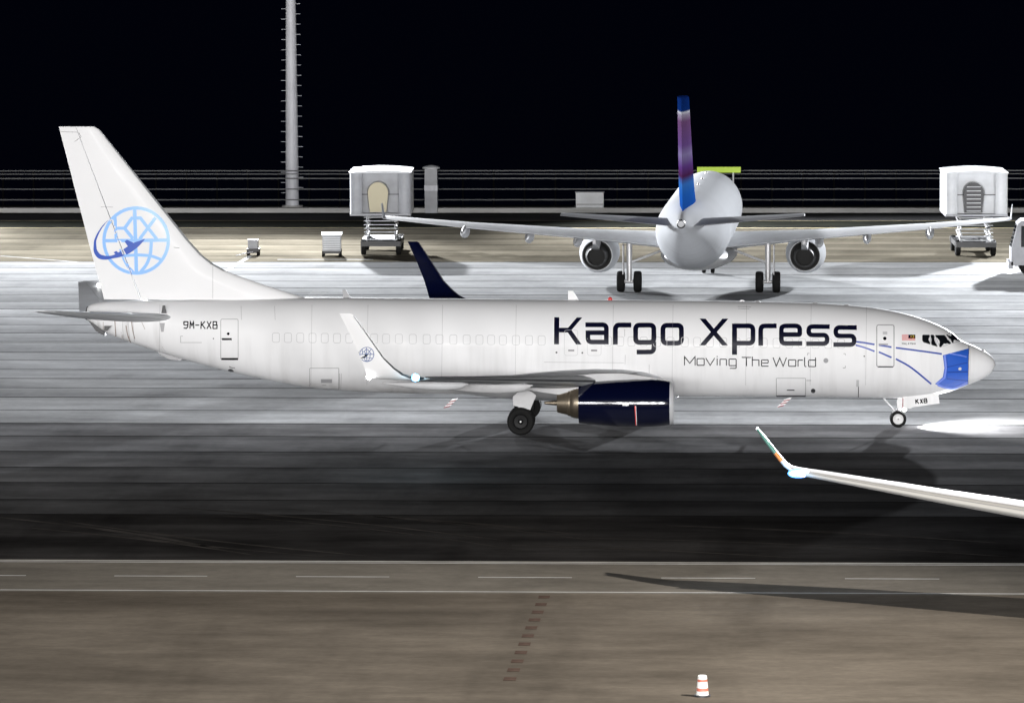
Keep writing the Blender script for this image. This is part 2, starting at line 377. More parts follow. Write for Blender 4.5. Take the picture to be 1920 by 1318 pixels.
# ------------------------------------------------------------------ light masts
def spot(name, loc, aim, power, colr, ang, blend, rad, parent):
    l = bpy.data.lights.new(name, 'SPOT'); l.energy = power; l.color = colr; l.spot_size = R(ang); l.spot_blend = blend; l.shadow_soft_size = rad
    o = bpy.data.objects.new(name, l); col.objects.link(o); o.parent = parent
    o.location = Vector(loc)-parent.location
    o.rotation_euler = (Vector(aim)-Vector(loc)).to_track_quat('-Z', 'Y').to_euler()
    return o
peg_me = MB().tube((-.25, 0, 0), (.25, 0, 0), .018, n=6).mesh('climbing_peg', M['galv'])
def mast(x, y, z, power, colr, ang, blend, rad, fan, label, pegs=False, aim=None):
    if aim: aims = [(aim[0]-x, aim[1]-y, aim[2]-z)]
    else:
        aims = [(math.sin(R(az))*math.cos(R(dp)), -math.cos(R(az))*math.cos(R(dp)), -math.sin(R(dp))) for az, dp in fan]; aim = (x, y-60, 0)
    t = empty('light_mast', (x, y, 0)); tag(t, label, 'light mast', 'floodlight masts round the apron')
    MB().tube((0, 0, .25), (0, 0, z-.3), .46, .30, 20).build('pole', M['galv'], t)
    MB().tube((0, 0, -.03), (0, 0, .16), 1.0, n=24).tube((0, 0, .16), (0, 0, .34), .72, n=24).build('base_plate', M['kerb'], t)
    if pegs:
        for k in range(24):
            for sd in (-1, 1):
                o = bpy.data.objects.new('climbing_peg', peg_me); col.objects.link(o); o.parent = t
                o.location = (sd*(.52-.008*k), -.1, 1.2+.69*k+(.35 if sd > 0 else 0))
    hd = MB().tube((0, 0, z-.5), (0, 0, z-.3), 1.5, n=24).build('lamp_frame', M['galv'], t)
    yy = Vector((aim[0]-x, aim[1]-y, 0)).normalized(); tx = Vector((-yy.y, yy.x, 0))
    for k in range(-2, 3):
        c = tx*k*.62+yy*1.35; fl = MB()
        q = [c+tx*a*.26+Vector((0, 0, z-.2+bz_)) + yy*cz_ for bz_, cz_ in ((-.25, -.12), (.25, .12)) for a in (-1, 1)]
        fl.add([q[0], q[1], q[3], q[2]]+[v-yy*.25 for v in (q[0], q[1], q[3], q[2])], [(3, 2, 1, 0), (4, 5, 6, 7), (0, 1, 5, 4), (1, 2, 6, 5), (2, 3, 7, 6), (3, 0, 4, 7)])
        fl.m[0] = 1
        fl.build('floodlight', [M['dark'], M['flood']], t, 0)
    for q in aims:
        d = Vector(q).normalized(); spot('lamp', Vector((x, y, z-.2))+d*2.3, Vector((x, y, z-.2))+d*40, power, colr, ang, blend, rad, t)
    return t
mast(*FAR_MASTS[0], 'grey floodlight mast beyond the left edge of the apron')
mast(*FAR_MASTS[1], 'tall grey floodlight mast with climbing pegs standing by the fence behind the white tail', True)
mast(*FAR_MASTS[2], 'grey floodlight mast beyond the right edge of the apron')
nm_ = NEAR_MAST
mast(*nm_[:3], *nm_[4:], None, 'warm floodlight mast of the nearest parking stand', aim=nm_[3])
TL = tuple(q+' added fill-light mast of six in an unseen row behind the stands' for q in ('leftmost', 'second from left', 'third from left', 'third from right', 'second from right', 'rightmost'))
for i, (x, y_, z, aim, pw) in enumerate(FILL_MASTS):
    mast(x, y_, z, pw, (1, .985, .97), 36, .6, 13.0, None, TL[i], aim=aim)

# ------------------------------------------------------------------ aircraft parts
def foil(xle, xte, t, a0=0.0, a1=1.0, n=11):
    """closed loop of (x, h) points of an aerofoil between chord fractions a0..a1; x runs aft (negative)"""
    c = xle-xte; up = []
    for i in range(n):
        a = a0+(a1-a0)*(1-math.cos(math.pi*i/(n-1)))/2 if a0 == 0 else a0+(a1-a0)*i/(n-1)
        yt = 5*t*c*(.2969*math.sqrt(a)-.126*a-.3516*a*a+.2843*a**3-.1015*a**4)
        up.append((xle-a*c, max(yt, .006)))
    return [(x, h) for x, h in up]+[(x, -h) for x, h in reversed(up)]
def wing_mb(st, side, a0=0.0, a1=1.0, grow=0.0, n=11, caps=True):
    """st: (xle, xte, y, z, phi, t/c); side +1 port, -1 starboard"""
    rg = []
    for xle, xte, yy, zz, phi, t in st:
        lp = foil(xle, xte, t, a0, a1, n); c, s_ = math.cos(phi), math.sin(phi)
        rg.append([(x+(grow if i < 2 or i > len(lp)-3 else 0), side*(yy-(h+math.copysign(grow, h))*s_), zz+(h+math.copysign(grow, h))*c) for i, (x, h) in enumerate(lp)])
    return MB().loft(rg, 0, caps, caps)
def interp_st(st, t):
    k = min(int(t), len(st)-2); f = t-k
    return tuple(a+(b_-a)*f for a, b_ in zip(st[k], st[k+1]))
def fuselage_rings(xs, top, bot, wid, mid, n=80):
    rg = []
    for x in xs:
        s_ = -x; zt, zb, ww, zc = top(s_), bot(s_), wid(s_), mid(s_); ring = []
        for i in range(n):
            t = 2*math.pi*i/n; c, q = math.cos(t), math.sin(t)
            ring.append((x, -ww*q, zc+((zt-zc) if c > 0 else (zc-zb))*c))
        rg.append(ring)
    return rg
def wheel_mb(cx, cy, cz, r, wd, hub_side, hub=.58):
    h = wd/2
    mb = MB().lathe([(-h*.72, r*hub), (-h*.95, r*.72), (-h, r*.86), (-h*.78, r*.965), (-h*.4, r), (h*.4, r), (h*.78, r*.965), (h, r*.86), (h*.95, r*.72), (h*.72, r*hub)], (cx, cy, cz), 'y', 36)
    for sd in (-1, 1):
        pr = [(sd*h*.72, r*hub), (sd*h*.80, r*hub*.93), (sd*h*.62, r*hub*.82), (sd*h*.55, r*hub*.35), (sd*h*.72, r*hub*.22), (sd*h*.74, .005)]
        mb.lathe(pr, (cx, cy, cz), 'y', 28, 1)
    mb.tube((cx, cy-h*.85, cz), (cx, cy+h*.85, cz), r*.07, n=10, mi=2)
    return mb

# ================================================================== the cargo aircraft (aircraft space = world: nose at X 0, heading +X)
ac = empty('cargo_airliner', (0, 0, 0))
tag(ac, 'white cargo jet with navy lettering and a blue face mask painted on its nose', 'airplane')
TOP = [(0, 2.64), (.06, 2.82), (.2, 2.99), (.55, 3.22), (1.1, 3.47), (1.42, 3.61), (1.91, 4.01), (2.3, 4.22), (2.72, 4.40), (3.54, 4.67), (4.36, 4.86), (5.44, 5.02), (7.62, 5.17), (10.6, 5.24), (13.1, 5.27), (19.25, 5.31), (25, 5.36), (28.2, 5.39), (30, 5.36), (32.7, 5.30), (36, 5.23), (37.4, 5.18), (37.85, 5.10), (38.0, 4.98)]
BOT = [(0, 2.60), (.06, 2.44), (.27, 2.17), (.7, 1.94), (1.13, 1.76), (1.73, 1.54), (2.39, 1.37), (3.26, 1.25), (4.34, 1.2), (6.5, 1.24), (9.2, 1.26), (13.3, 1.26), (19, 1.3), (22.9, 1.345), (25.8, 1.4), (27.4, 1.48), (28.5, 1.58), (29.84, 1.8), (31.82, 2.22), (33.79, 2.73), (35.77, 3.34), (37.3, 3.93), (38.0, 4.42)]
WID = [(0, .02), (.06, .2), (.27, .44), (.7, .72), (1.13, .92), (1.9, 1.18), (2.7, 1.38), (3.6, 1.56), (4.6, 1.70), (5.8, 1.81), (7.2, 1.87), (8.5, 1.88), (24.5, 1.88), (27, 1.80), (29, 1.66), (31, 1.46), (33, 1.22), (35, .95), (36.8, .66), (38, .34)]
MID = [(0, 2.62), (1.1, 2.70), (2.4, 2.95), (4.5, 3.22), (7, 3.37), (24, 3.42), (28, 3.62), (32, 4.0), (36, 4.45), (38, 4.7)]
ft, fb, fw_, fm = (pchip(*zip(*P)) for P in (TOP, BOT, WID, MID))
SEAM = -1.09
xs_nose = [-.0, -.02, -.06, -.12, -.2, -.3, -.42, -.56, -.72, -.9, SEAM]
xs_body = [SEAM-.012]+[SEAM-.1-.14*k for k in range(30)]+[-5.5-.32*k for k in range(6)]
x = -7.5
while x > -24: xs_body.append(x); x -= .75
while x > -37.8: xs_body.append(x); x -= .3
xs_body += [-37.85, -37.95, -38.0]
rn = fuselage_rings(xs_nose, ft, fb, fw_, fm); rb = fuselage_rings(xs_body, ft, fb, fw_, fm)
MB().loft(rn).build('radome', M['white'], ac, 40)
fz = MB().loft(rb, c0=False).build('fuselage', M['white'], ac, 40)
# tail exhaust
MB().tube((-37.99, 0, 4.72), (-38.06, 0, 4.73), .30, .27, 24).build('tail_exhaust', M['black'], ac)
MB().prism([(-37.95, 4.45), (-37.62, 3.98), (-37.25, 3.78), (-37.3, 3.98), (-37.7, 4.3)], -.28, .28).build('exhaust_shroud', M['dark'], ac)
# belly fairing
rgs = []
for k in range(25):
    t = k/24; x = -13.4-9.6*t; e = max(0, math.sin(math.pi*min(1, t*1.0)))**.45
    ring = []
    for i in range(48):
        a = 2*math.pi*i/48; ww = .9+1.16*e; zb = 1.75-.66*e if t < .75 else 1.75-.66*e
        ring.append((x, ww*math.sin(a), 2.0+(.25+.25*e)*math.cos(a) if math.cos(a) > 0 else 2.0+(2.0-zb)*math.cos(a)))
    rgs.append(ring)
MB().loft(rgs).build('belly_fairing', M['fairing'], ac, 50)

# wings
WST = [(-13.7, -21.95, 1.5, 2.02, 0, .135), (-14.3, -21.95, 2.3, 2.10, R(5), .13), (-16.95, -22.1, 5.6, 2.48, R(6), .10), (-19.9, -23.4, 11.2, 3.11, R(6), .082), (-22.55, -24.62, 16.2, 3.68, R(6), .075)]
WLT = [(-22.55, -24.62, 16.2, 3.68, R(6), .075), (-23.05, -24.76, 16.95, 3.79, R(14), .095), (-23.42, -24.84, 17.22, 3.95, R(40), .09), (-23.75, -24.92, 17.38, 4.2, R(62), .085), (-24.15, -25.05, 17.5, 4.6, R(75), .08), (-24.75, -25.42, 17.7, 5.5, R(79), .08), (-25.30, -25.80, 17.88, 6.30, R(80), .08), (-25.40, -25.84, 17.9, 6.36, R(80), .03)]
def wing(side, winglet_mat):
    wo = wing_mb(WST, side).build('wing', M['wing'], ac, 45)
    wing_mb([interp_st(WST, t) for t in (1.0, 1.5, 2.0)], side, 0, .07, .006, 7, False).build('slat', M['slat'], wo, 50)
    wing_mb([interp_st(WST, t) for t in (2.0, 2.5, 3.0)], side, 0, .07, .006, 7, False).build('slat', M['slat'], wo, 50)
    wing_mb([interp_st(WST, t) for t in (3.0, 3.5, 3.98)], side, 0, .07, .006, 7, False).build('slat', M['slat'], wo, 50)
    for k_ in (.072,): wing_mb([interp_st(WST, t) for t in (1.0, 1.5, 2.0, 2.5, 3.0, 3.5, 3.98)], side, k_, k_+.012, .010, 3).build('slat_seam', M['line_dark'], wo, 0)
    wing_mb([interp_st(WST, t) for t in (1.0, 1.5, 2.0, 2.5, 3.0, 3.5, 3.98)], side, 0, .0025, .009, 3).build('leading_edge_strip', M['dark_le'], wo, 0)
    wl = wing_mb(WLT, side).build('winglet', winglet_mat, ac, 45)
    wing_mb([interp_st(WLT, t) for t in (.3, 1, 2, 3, 4, 5, 5.95)], side, 0, .055, .006, 7).build('leading_edge', M['dark_le'], wl, 50)
    for yy, x0, x1, zz, hh in ((6.9, -19.6, -23.4, 2.43, .27), (9.3, -18.85, -23.5, 2.72, .30), (13.0, -21.2, -24.6, 3.16, .22)):
        rg = []
        for k in range(15):
            t = k/14; rr = max(.02, math.sin(math.pi*t**.62))**.7; x = x0+(x1-x0)*t
            rg.append([(x, side*yy+.2*rr*math.sin(2*math.pi*i/16), zz-.05*rr-.02+hh*.5*t*.3+(hh if math.cos(2*math.pi*i/16) < 0 else .14)*rr*math.cos(2*math.pi*i/16)) for i in range(16)])
        MB().loft(rg).build('flap_fairing', M['fairing'], wo, 50)
    return wo, wl
wing_r, winglet_r = wing(-1, M['white']); wing_l, winglet_l = wing(1, M['navy'])

# fin and rudder
FIN = [(-28.55, -37.30, 5.30), (-29.65, -37.38, 5.62), (-30.6, -37.46, 5.93), (-31.55, -37.55, 6.26), (-32.15, -37.62, 6.5), (-32.67, -37.68, 6.78), (-33.15, -37.78, 7.16), (-33.74, -37.95, 7.81), (-35.6, -38.53, 10.15), (-37.41, -39.09, 12.42), (-37.62, -39.12, 12.55)]
HNG = lambda z: -35.72-(z-5.3)*(2.62/7.1)
def fin_mb(rudder):
    rg = []
    for xle, xte, z in FIN:
        c = xle-xte; th = (.60-.30*(z-5.3)/7.25)/c; a = (xle-HNG(z))/c
        lp = foil(xle, xte, th, a+.004, 1, 8) if rudder else foil(xle, xte, th, 0, a-.004, 12)
        rg.append([(x, h*.9, z) for x, h in lp])
    return MB().loft(rg)
fin = fin_mb(False).build('fin', M['white'], ac, 40)
rud = fin_mb(True).build('rudder', M['white'], ac, 40)
MB().loft([[(x+.012, h*1.03+math.copysign(.006, h), z) for x, h in foil(xle, xte, (.60-.30*(z-5.3)/7.25)/(xle-xte), 0, .022, 6)] for xle, xte, z in FIN[4:10]]).build('leading_edge', M['slat'], fin, 50)
# horizontal stabilisers
SST = [(-34.25, -38.45, .75, 4.60, R(7), .09), (-38.35, -39.38, 7.05, 5.43, R(7), .085), (-38.62, -39.40, 7.17, 5.45, R(7), .04)]
for sd in (-1, 1):
    so = wing_mb(SST, sd, 0, .70).build('horizontal_stabilizer', M['wing'], ac, 45)
    wing_mb(SST[:2], sd, .705, 1).build('elevator', M['wing'], so, 45)
    wing_mb(SST[:2], sd, 0, .05, .005, 7).build('leading_edge', M['slat'], so, 45)

# engines
def engine(sd):
    cy, cz = sd*4.83, 1.50
    e = MB().lathe([(-13.46, .915), (-13.7, .965), (-14.2, 1.0), (-14.8, 1.01), (-15.6, .985), (-16.4, .93), (-17.17, .855), (-17.17, .83), (-16.9, .80)], (0, cy, cz), 'x', 64, flat=.97).build('engine_cowling', M['navy'], ac, 40)
    MB().lathe([(-13.455, .915), (-13.36, .89), (-13.3, .845), (-13.33, .80), (-13.45, .775), (-14.1, .775), (-14.1, .02)], (0, cy, cz), 'x', 64, flat=.97).build('intake_lip', M['lip'], e, 40)
    fan = MB().lathe([(-13.7, .02), (-13.95, .17), (-14.05, .22)], (0, cy, cz), 'x', 20)
    for k in range(24):
        a = 2*math.pi*k/24; da = .1
        fan.add([(-14.0, cy+.2*math.cos(a), cz+.2*math.sin(a)), (-14.08, cy+.2*math.cos(a+.2), cz+.2*math.sin(a+.2)), (-14.08, cy+.76*math.cos(a+da+.12), cz+.74*math.sin(a+da+.12)), (-13.98, cy+.76*math.cos(a+da-.03), cz+.74*math.sin(a+da-.03))], [(0, 1, 2, 3)])
    fan.build('fan', M['dark'], e)
    MB().lathe([(-16.9, .66), (-17.1, .66), (-17.35, .62), (-17.5, .575), (-17.52, .55)], (0, cy, cz), 'x', 48).build('exhaust_ring', M['core'], e, 40)
    MB().lathe([(-17.5, .555), (-17.62, .53), (-17.63, .50), (-18.06, .385), (-18.07, .34), (-17.7, .34)], (0, cy, cz), 'x', 48).build('exhaust_nozzle', M['core'], e, 40)
    MB().lathe([(-17.6, .2), (-18.08, .11), (-18.58, .06), (-18.6, .01)], (0, cy, cz), 'x', 24).build('exhaust_plug', M['core'], e, 40)
    prof = [(-13.95, 2.44, 2.5, .05), (-14.5, 2.38, 2.62, .15), (-15.4, 2.30, 2.74, .2), (-16.5, 2.1, 2.72, .21), (-17.1, 1.98, 2.66, .2), (-18.0, 1.86, 2.6, .18), (-19.0, 2.0, 2.55, .13), (-20.0, 2.25, 2.5, .05)]
    MB().loft([[(x, cy-h, z0), (x, cy+h, z0), (x, cy+h*.9, z1), (x, cy-h*.9, z1)] for x, z0, z1, h in prof]).build('pylon', M['fairing'], ac, 60)
    return e
eng_r = engine(-1); eng_l = engine(1)

# landing gear
def main_gear(sd):
    g = MB(); yc = sd*2.86
    g.tube((-19.64, yc, .56), (-19.55, yc-sd*.15, 2.1), .14, .16).tube((-19.64, yc-.4, .56), (-19.64, yc+.4, .56), .10)
    g.tube((-19.6, yc, 1.2), (-19.1, sd*1.3, 1.75), .07).tube((-19.64, yc, .8), (-19.2, yc, 1.3), .05).tube((-19.2, yc, 1.3), (-19.5, yc, 1.7), .05)
    o = g.build('main_landing_gear', M['strut'], ac)
    for dy in (-.43, .43):
        wheel_mb(-19.64, yc+dy, .565, .565, .42, sd).build('wheel', [M['tyre'], M['hub_dark'], M['hub_white']], o, 40)
    yd = yc+sd*.16
    MB().prism([(-19.95, 1.2), (-19.25, 1.02), (-19.12, 1.35), (-19.0, 1.62), (-19.5, 2.0), (-19.98, 1.55)], yd+sd*.06, yd+sd*.10).build('gear_door', M['fairing'], o)
main_gear(-1); main_gear(1)
ng = MB().tube((-4.04, 0, .34), (-3.95, 0, 1.4), .075, .095).tube((-4.04, -.24, .34), (-4.04, .24, .34), .06).tube((-4.15, 0, .62), (-4.7, 0, 1.25), .04).tube((-4.0, .1, .8), (-4.28, .1, .58), .03).build('nose_landing_gear', M['strut'], ac)
for dy in (-.2, .2):
    wheel_mb(-4.04, dy, .345, .345, .2, -1, .64).build('wheel', [M['tyre'], M['hub_white'], M['dark']], ng, 40)
def px_prism(pts, Y, th, o=(1640, 730), s=13.714):
    w_ = [plane_at(o[0]+u/s, o[1]+v/s, Y) for u, v in pts]
    return MB().prism([(p.x, p.z) for p in w_], Y, Y+th)
door_r = px_prism([(745, 150), (1635, 100), (1670, 360), (945, 465), (935, 495), (820, 495), (745, 472)], -.52, .03).build('nose_gear_door', M['white'], ac)
d2 = px_prism([(745, 150), (1635, 100), (1670, 360), (945, 465), (745, 472)], -.52, .03).build('nose_gear_door', M['white'], ac); d2.location = (0, 1.0, 0)
px_prism([(590, 215), (712, 200), (712, 476), (588, 476), (568, 330)], -.46, .03).build('gear_fairing', M['white'], ng)
px_prism([(716, 222), (738, 222), (736, 474), (712, 474)], -.47, .03).build('warning_strip', M['maroon'], ng)

# ------------------------------------------------------------------ lettering and markings laid on the skin
def bvh_of(*objs):
    vs, ps = [], []
    for o in objs:
        b = len(vs); vs += [o.matrix_basis @ v.co for v in o.data.vertices]; ps += [tuple(i+b for i in p.vertices) for p in o.data.polygons]
    return BVHTree.FromPolygons(vs, ps)
radome = [o for o in children(ac) if o.name == 'radome'][0]
B_FUS = bvh_of(fz, radome); B_FIN = bvh_of(fin, rud); B_WLT = bvh_of(winglet_r); B_DOOR = bvh_of(door_r); B_ENG = bvh_of(eng_r)
def hit(bv, px, py, off):
    d = ray(px, py).normalized(); loc, nrm, _, _ = bv.ray_cast(CAM, d)
    if loc is None:
        loc, nrm, _, _ = bv.find_nearest(plane_at(px, py, -1.0))
    if nrm.dot(d) > 0: nrm = -nrm
    return loc+nrm*off
def rounded(pts, r, closed=False):
    P = [Vector(p) for p in pts]; out = []; n = len(P)
    for i, p in enumerate(P):
        if not closed and i in (0, n-1): out.append(p); continue
        a, b_ = P[(i-1) % n], P[(i+1) % n]; ri = r[i] if isinstance(r, (list, tuple)) else r
        if ri <= 0: out.append(p); continue
        da, db = (a-p), (b_-p); k = min(ri, da.length*.49, db.length*.49); s0 = p+da.normalized()*k; s1 = p+db.normalized()*k
        for t in (0, .2, .4, .6, .8, 1): out.append(s0*(1-t)**2+p*2*t*(1-t)+s1*t*t)
    return out
zoff = [0]
def ribbon(mb, bv, pts, wd, r=0, closed=False, mi=0, off=.008, step=4.0, across=None):
    P = rounded(pts, r, closed); Q = []
    seq = P+[P[0]] if closed else P
    for a, b_ in zip(seq, seq[1:]):
        k = max(1, int(math.ceil((b_-a).length/step)))
        Q += [a+(b_-a)*i/k for i in range(k)]
    if not closed: Q.append(seq[-1])
    n = len(Q); zoff[0] = (zoff[0]+1) % 9; off = off+zoff[0]*.0006
    ac_ = across or max(2, int(wd/3)+2); rows = []
    for i in range(n):
        a = Q[i-1] if (i > 0 or closed) else Q[i]; b_ = Q[(i+1) % n] if (i < n-1 or closed) else Q[i]
        t1 = (Q[i]-a).normalized() if (Q[i]-a).length > 1e-6 else (b_-Q[i]).normalized(); t2 = (b_-Q[i]).normalized() if (b_-Q[i]).length > 1e-6 else t1
        t = (t1+t2).normalized(); k = 1/max(.45, t.dot(t1)); nr = Vector((-t.y, t.x))*k
        ww = wd[i] if isinstance(wd, list) else wd
        rows.append([hit(bv, *(Q[i]+nr*ww*(j/(ac_-1)-.5)), off) for j in range(ac_)])
    if closed: rows.append(rows[0])
    mb.loft(rows, mi, False, False, False)
def para(mb, bv, x0, y0, x1, y1, wd, mi=0, off=.008, k=8):
    zoff[0] = (zoff[0]+1) % 9; off += zoff[0]*.0006
    mb.loft([[hit(bv, x0+(x1-x0)*i/k+wd*(j/3-.5), y0+(y1-y0)*i/k, off) for j in range(4)] for i in range(k+1)], mi, False, False, False)
def rows_patch(mb, bv, left, right, mi=0, off=.008, n=24, m=10):
    def xat(pl, y):
        for (xa, ya), (xb, yb) in zip(pl, pl[1:]):
            if ya <= y <= yb: return xa+(xb-xa)*((y-ya)/(yb-ya) if yb > ya else 0)
        return pl[-1][0]
    y0 = max(left[0][1], right[0][1]); y1 = min(left[-1][1], right[-1][1])
    ys = sorted(set([y0+(y1-y0)*i/n for i in range(n+1)]+[p[1] for p in left+right if y0 < p[1] < y1]))
    mb.loft([[hit(bv, xat(left, y)+(xat(right, y)-xat(left, y))*j/m, y, off) for j in range(m+1)] for y in ys], mi, False, False, False)
def rect(mb, bv, x0, y0, x1, y1, mi=0, off=.008, n=4, m=6):
    rows_patch(mb, bv, [(x0, y0), (x0, y1)], [(x1, y0), (x1, y1)], mi, off, n, m)
def rrect(x0, y0, x1, y1): return [(x0, y0), (x1, y0), (x1, y1), (x0, y1)]
def T(s, ox, oy): return lambda *pts: [(ox+u/s, oy+v/s) for u, v in pts]

c1 = T(6.4, 1020, 580); c2 = T(6.0, 1300, 580); c4 = T(4.085, 1450, 540); c7 = T(8.24, 1690, 600); c5 = T(4.267, 0, 540); ca = T(2.273, 0, 200)
# KARGO XPRESS
mb = MB(); W1 = 9.3
def S(pts, r=0, closed=False, wd=W1): ribbon(mb, B_FUS, pts, wd, r, closed)
def letter(parent=None, m='navy_text'):
    global mb
    mb.build('letter', M[m], parent or fz, 0, False); mb = MB()
S(c1((153, 97), (150, 420))); S(c1((182, 250), (300, 250)), wd=8.6)
(a, b_), (c, d) = c1((427, 100), (297, 250)); para(mb, B_FUS, a, b_, c, d, 10.3)
(a, b_), (c, d) = c1((297, 249), (418, 421)); para(mb, B_FUS, a, b_, c, d, 10.3)
letter()
S(c1((497, 187), (749, 187), (748, 421)), 8, wd=8.8); S(c1((722, 282), (527, 282), (527, 393), (748, 393)), [0, 0, 8, 0], wd=8.6); letter()
S(c1((856, 423), (858, 190), (1046, 190)), 8, wd=9); letter()
S(c1(*rrect(1099, 191, 1318, 397)), 8, True, 9); S(c1((1318, 390), (1318, 512), (1112, 512)), 8, wd=8.6); letter()
S(c1(*rrect(1427, 193, 1649, 406)), 8, True, 9); letter()
(a, b_), (c, d) = c2((104, 107), (357, 406)); para(mb, B_FUS, a, b_, c, d, 11.2)
(a, b_), (c, d) = c2((361, 107), (100, 406)); para(mb, B_FUS, a, b_, c, d, 11.2); letter()
S(c2((463, 510), (463, 162))); S(c2((463, 187), (671, 187), (671, 381), (463, 381)), 8, wd=8.8); letter()
S(c2((758, 408), (758, 188), (937, 188)), 8, wd=8.8); letter()
S(c2((1225, 384), (990, 384), (990, 188), (1197, 188), (1197, 285), (1015, 285)), [0, 8, 8, 8, 2, 0], wd=8.6); letter()
for du, dv in ((0, 0), (305, 10)):
    S([(q[0]+du/6, q[1]+dv/6) for q in c2((1534, 197), (1297, 195), (1297, 290), (1505, 290), (1505, 387), (1270, 387))], [0, 8, 8, 8, 8, 0], wd=8.4); letter()
# slogan
mb = MB(); W2 = 1.75
for g in ([(-100, 630), (-100, 530), (-40, 605), (20, 530), (20, 630)], [(140, 548), (190, 628), (240, 548)], [(268, 550), (268, 630)], [(268, 524), (268, 536)], [(300, 632), (300, 560), (372, 560), (372, 632)], [(482, 590), (482, 662), (410, 662)], [(545, 540), (648, 540)], [(597, 540), (597, 637)], [(663, 532), (663, 638)], [(663, 568), (738, 568), (738, 638)], [(845, 638), (768, 638), (768, 568), (842, 568), (842, 603), (775, 603)], [(897, 540), (933, 640), (972, 545), (1010, 640), (1048, 542)], [(1178, 642), (1178, 570), (1232, 570)], [(1252, 538), (1252, 640), (1272, 643)], [(1375, 540), (1375, 645)]):
    sharp = g[0] in ((-100, 630), (140, 548), (897, 540))
    S(c2(*g), 0 if sharp else 1.6, wd=W2)
for q in ((42, 553, 122, 628), (402, 558, 482, 632), (1072, 567, 1152, 640), (1297, 570, 1375, 643)): S(c2(*rrect(*q)), 1.8, True, W2)
mb.build('slogan', M['black_text'], fz, 0, False)
# registration
mb = MB()
for g, cl in (([(1472, 270), (1504, 270), (1504, 297), (1472, 297)], True), ([(1504, 285), (1502, 312), (1490, 323), (1470, 318)], False), ([(1520, 325), (1523, 268), (1536, 302), (1549, 268), (1551, 325)], False), ([(1563, 297), (1595, 297)], False), ([(1611, 268), (1608, 326)], False), ([(1640, 268), (1612, 300)], False), ([(1618, 293), (1643, 327)], False), ([(1657, 268), (1690, 327)], False), ([(1690, 268), (1655, 327)], False), ([(1706, 268), (1704, 326)], False), ([(1706, 270), (1733, 271), (1733, 295), (1706, 296)], False), ([(1706, 296), (1737, 297), (1736, 324), (1704, 325)], False)):
    S(c5(*g), 1.5 if cl else 0, cl, 2.1)
mb.build('registration', M['black_text'], fz, 0, False)
mb = MB(); cg = T(13.714, 1640, 730)
for lt in (([(1052, 258), (1062, 368)], [(1120, 250), (1062, 318)], [(1078, 300), (1138, 364)]), ([(1165, 250), (1240, 354)], [(1228, 242), (1178, 360)]), ([(1266, 240), (1274, 346)], [(1266, 240), (1330, 236), (1334, 284), (1270, 290)], [(1270, 292), (1343, 288), (1344, 336), (1274, 344)])):
    for g in lt: ribbon(mb, B_DOOR, cg(*g), 2.1, 0, off=.006, step=3)
    letter(door_r, 'black_text')
# country name under the flag
mb = MB(); u = 12
for g in ('M', 'A', 'L', 'A', 'Y', 'S', 'I', 'A'):
    L_ = {'M': [[(0, 28), (0, 0), (10, 16), (20, 0), (20, 28)]], 'A': [[(0, 28), (9, 0), (18, 28)], [(4, 18), (14, 18)]], 'L': [[(0, 0), (0, 28), (14, 28)]], 'Y': [[(0, 0), (9, 14), (18, 0)], [(9, 14), (9, 28)]], 'S': [[(18, 2), (2, 2), (2, 14), (17, 14), (17, 26), (0, 26)]], 'I': [[(3, 0), (3, 28)]]}[g]
    for l in L_: S(c7(*[(u+a, 352+b_*.95) for a, b_ in l]), wd=.7)
    u += {'M': 32, 'I': 16}.get(g, 28)
mb.build('country_name', M['black_text'], fz, 0, False)
# flag
mb = MB(); (fx0, fy0), (fx1, fy1) = c7((8, 228), (215, 324)); cx0 = c7((108, 0))[0][0]; cy1 = fy0+(fy1-fy0)*.62
for k in range(14):
    ya, yb = fy0+(fy1-fy0)*k/14, fy0+(fy1-fy0)*(k+1)/14
    rect(mb, B_FUS, fx0, ya, cx0 if k < 8 else fx1, yb, k % 2, .008, 1, 6)
rect(mb, B_FUS, cx0+.02, fy0, fx1, fy0+(fy1-fy0)*8/14, 2, .008, 3, 4)
ribbon(mb, B_FUS, [c7((178+15*math.cos(a), 258+17*math.sin(a)))[0] for a in [R(-130+26*k) for k in range(11)]], .8, off=.014, mi=3)
ribbon(mb, B_FUS, c7((140, 258), (158, 258)), 1.6, off=.014, mi=3)
mb.build('flag', [M['red'], M['flag_white'], M['navy_text'], M['yellow']], fz, 0, False)
# mask on the nose, its straps
mb = MB()
rows_patch(mb, B_FUS, c7((1038, 440), (640, 545), (665, 740), (640, 880), (520, 985), (640, 1045), (810, 1076)), c7((1038, 440), (1030, 990), (815, 1076)), 0, .006, 40, 14)
for g, wd in (([(702, 728), (1026, 657)], 1.1), ([(712, 808), (1026, 797)], 1.5), ([(700, 905), (860, 922), (1026, 936)], 1.3), ([(705, 560), (706, 905)], .5)): ribbon(mb, B_FUS, c7(*g), wd, mi=1, off=.012)
for g, wd in (([(668, 545), (690, 740), (668, 890), (545, 985)], 3.4), ([(560, 1000), (650, 1035), (800, 1062), (1026, 962)], 3.6), ([(745, 520), (900, 545), (1008, 572)], 2.2)): ribbon(mb, B_FUS, c7(*g), wd, mi=2, off=.0095)
mask = mb.build('mask_marking', [M['blue'], M['blue_dark'], M['blue_pale']], fz, 0, False)
mb = MB()
for g in ([(636, 412), (700, 420), (775, 433)], [(808, 437), (905, 453)], [(938, 458), (1110, 480), (1290, 505)], [(630, 437), (700, 456), (775, 485)], [(808, 490), (905, 532)], [(938, 543), (1030, 590), (1110, 650), (1210, 735)]): S(c4(*g), 0 if len(g) < 3 else 30, wd=3.2)
mb.build('mask_strap', M['stripe'], fz, 0, False)
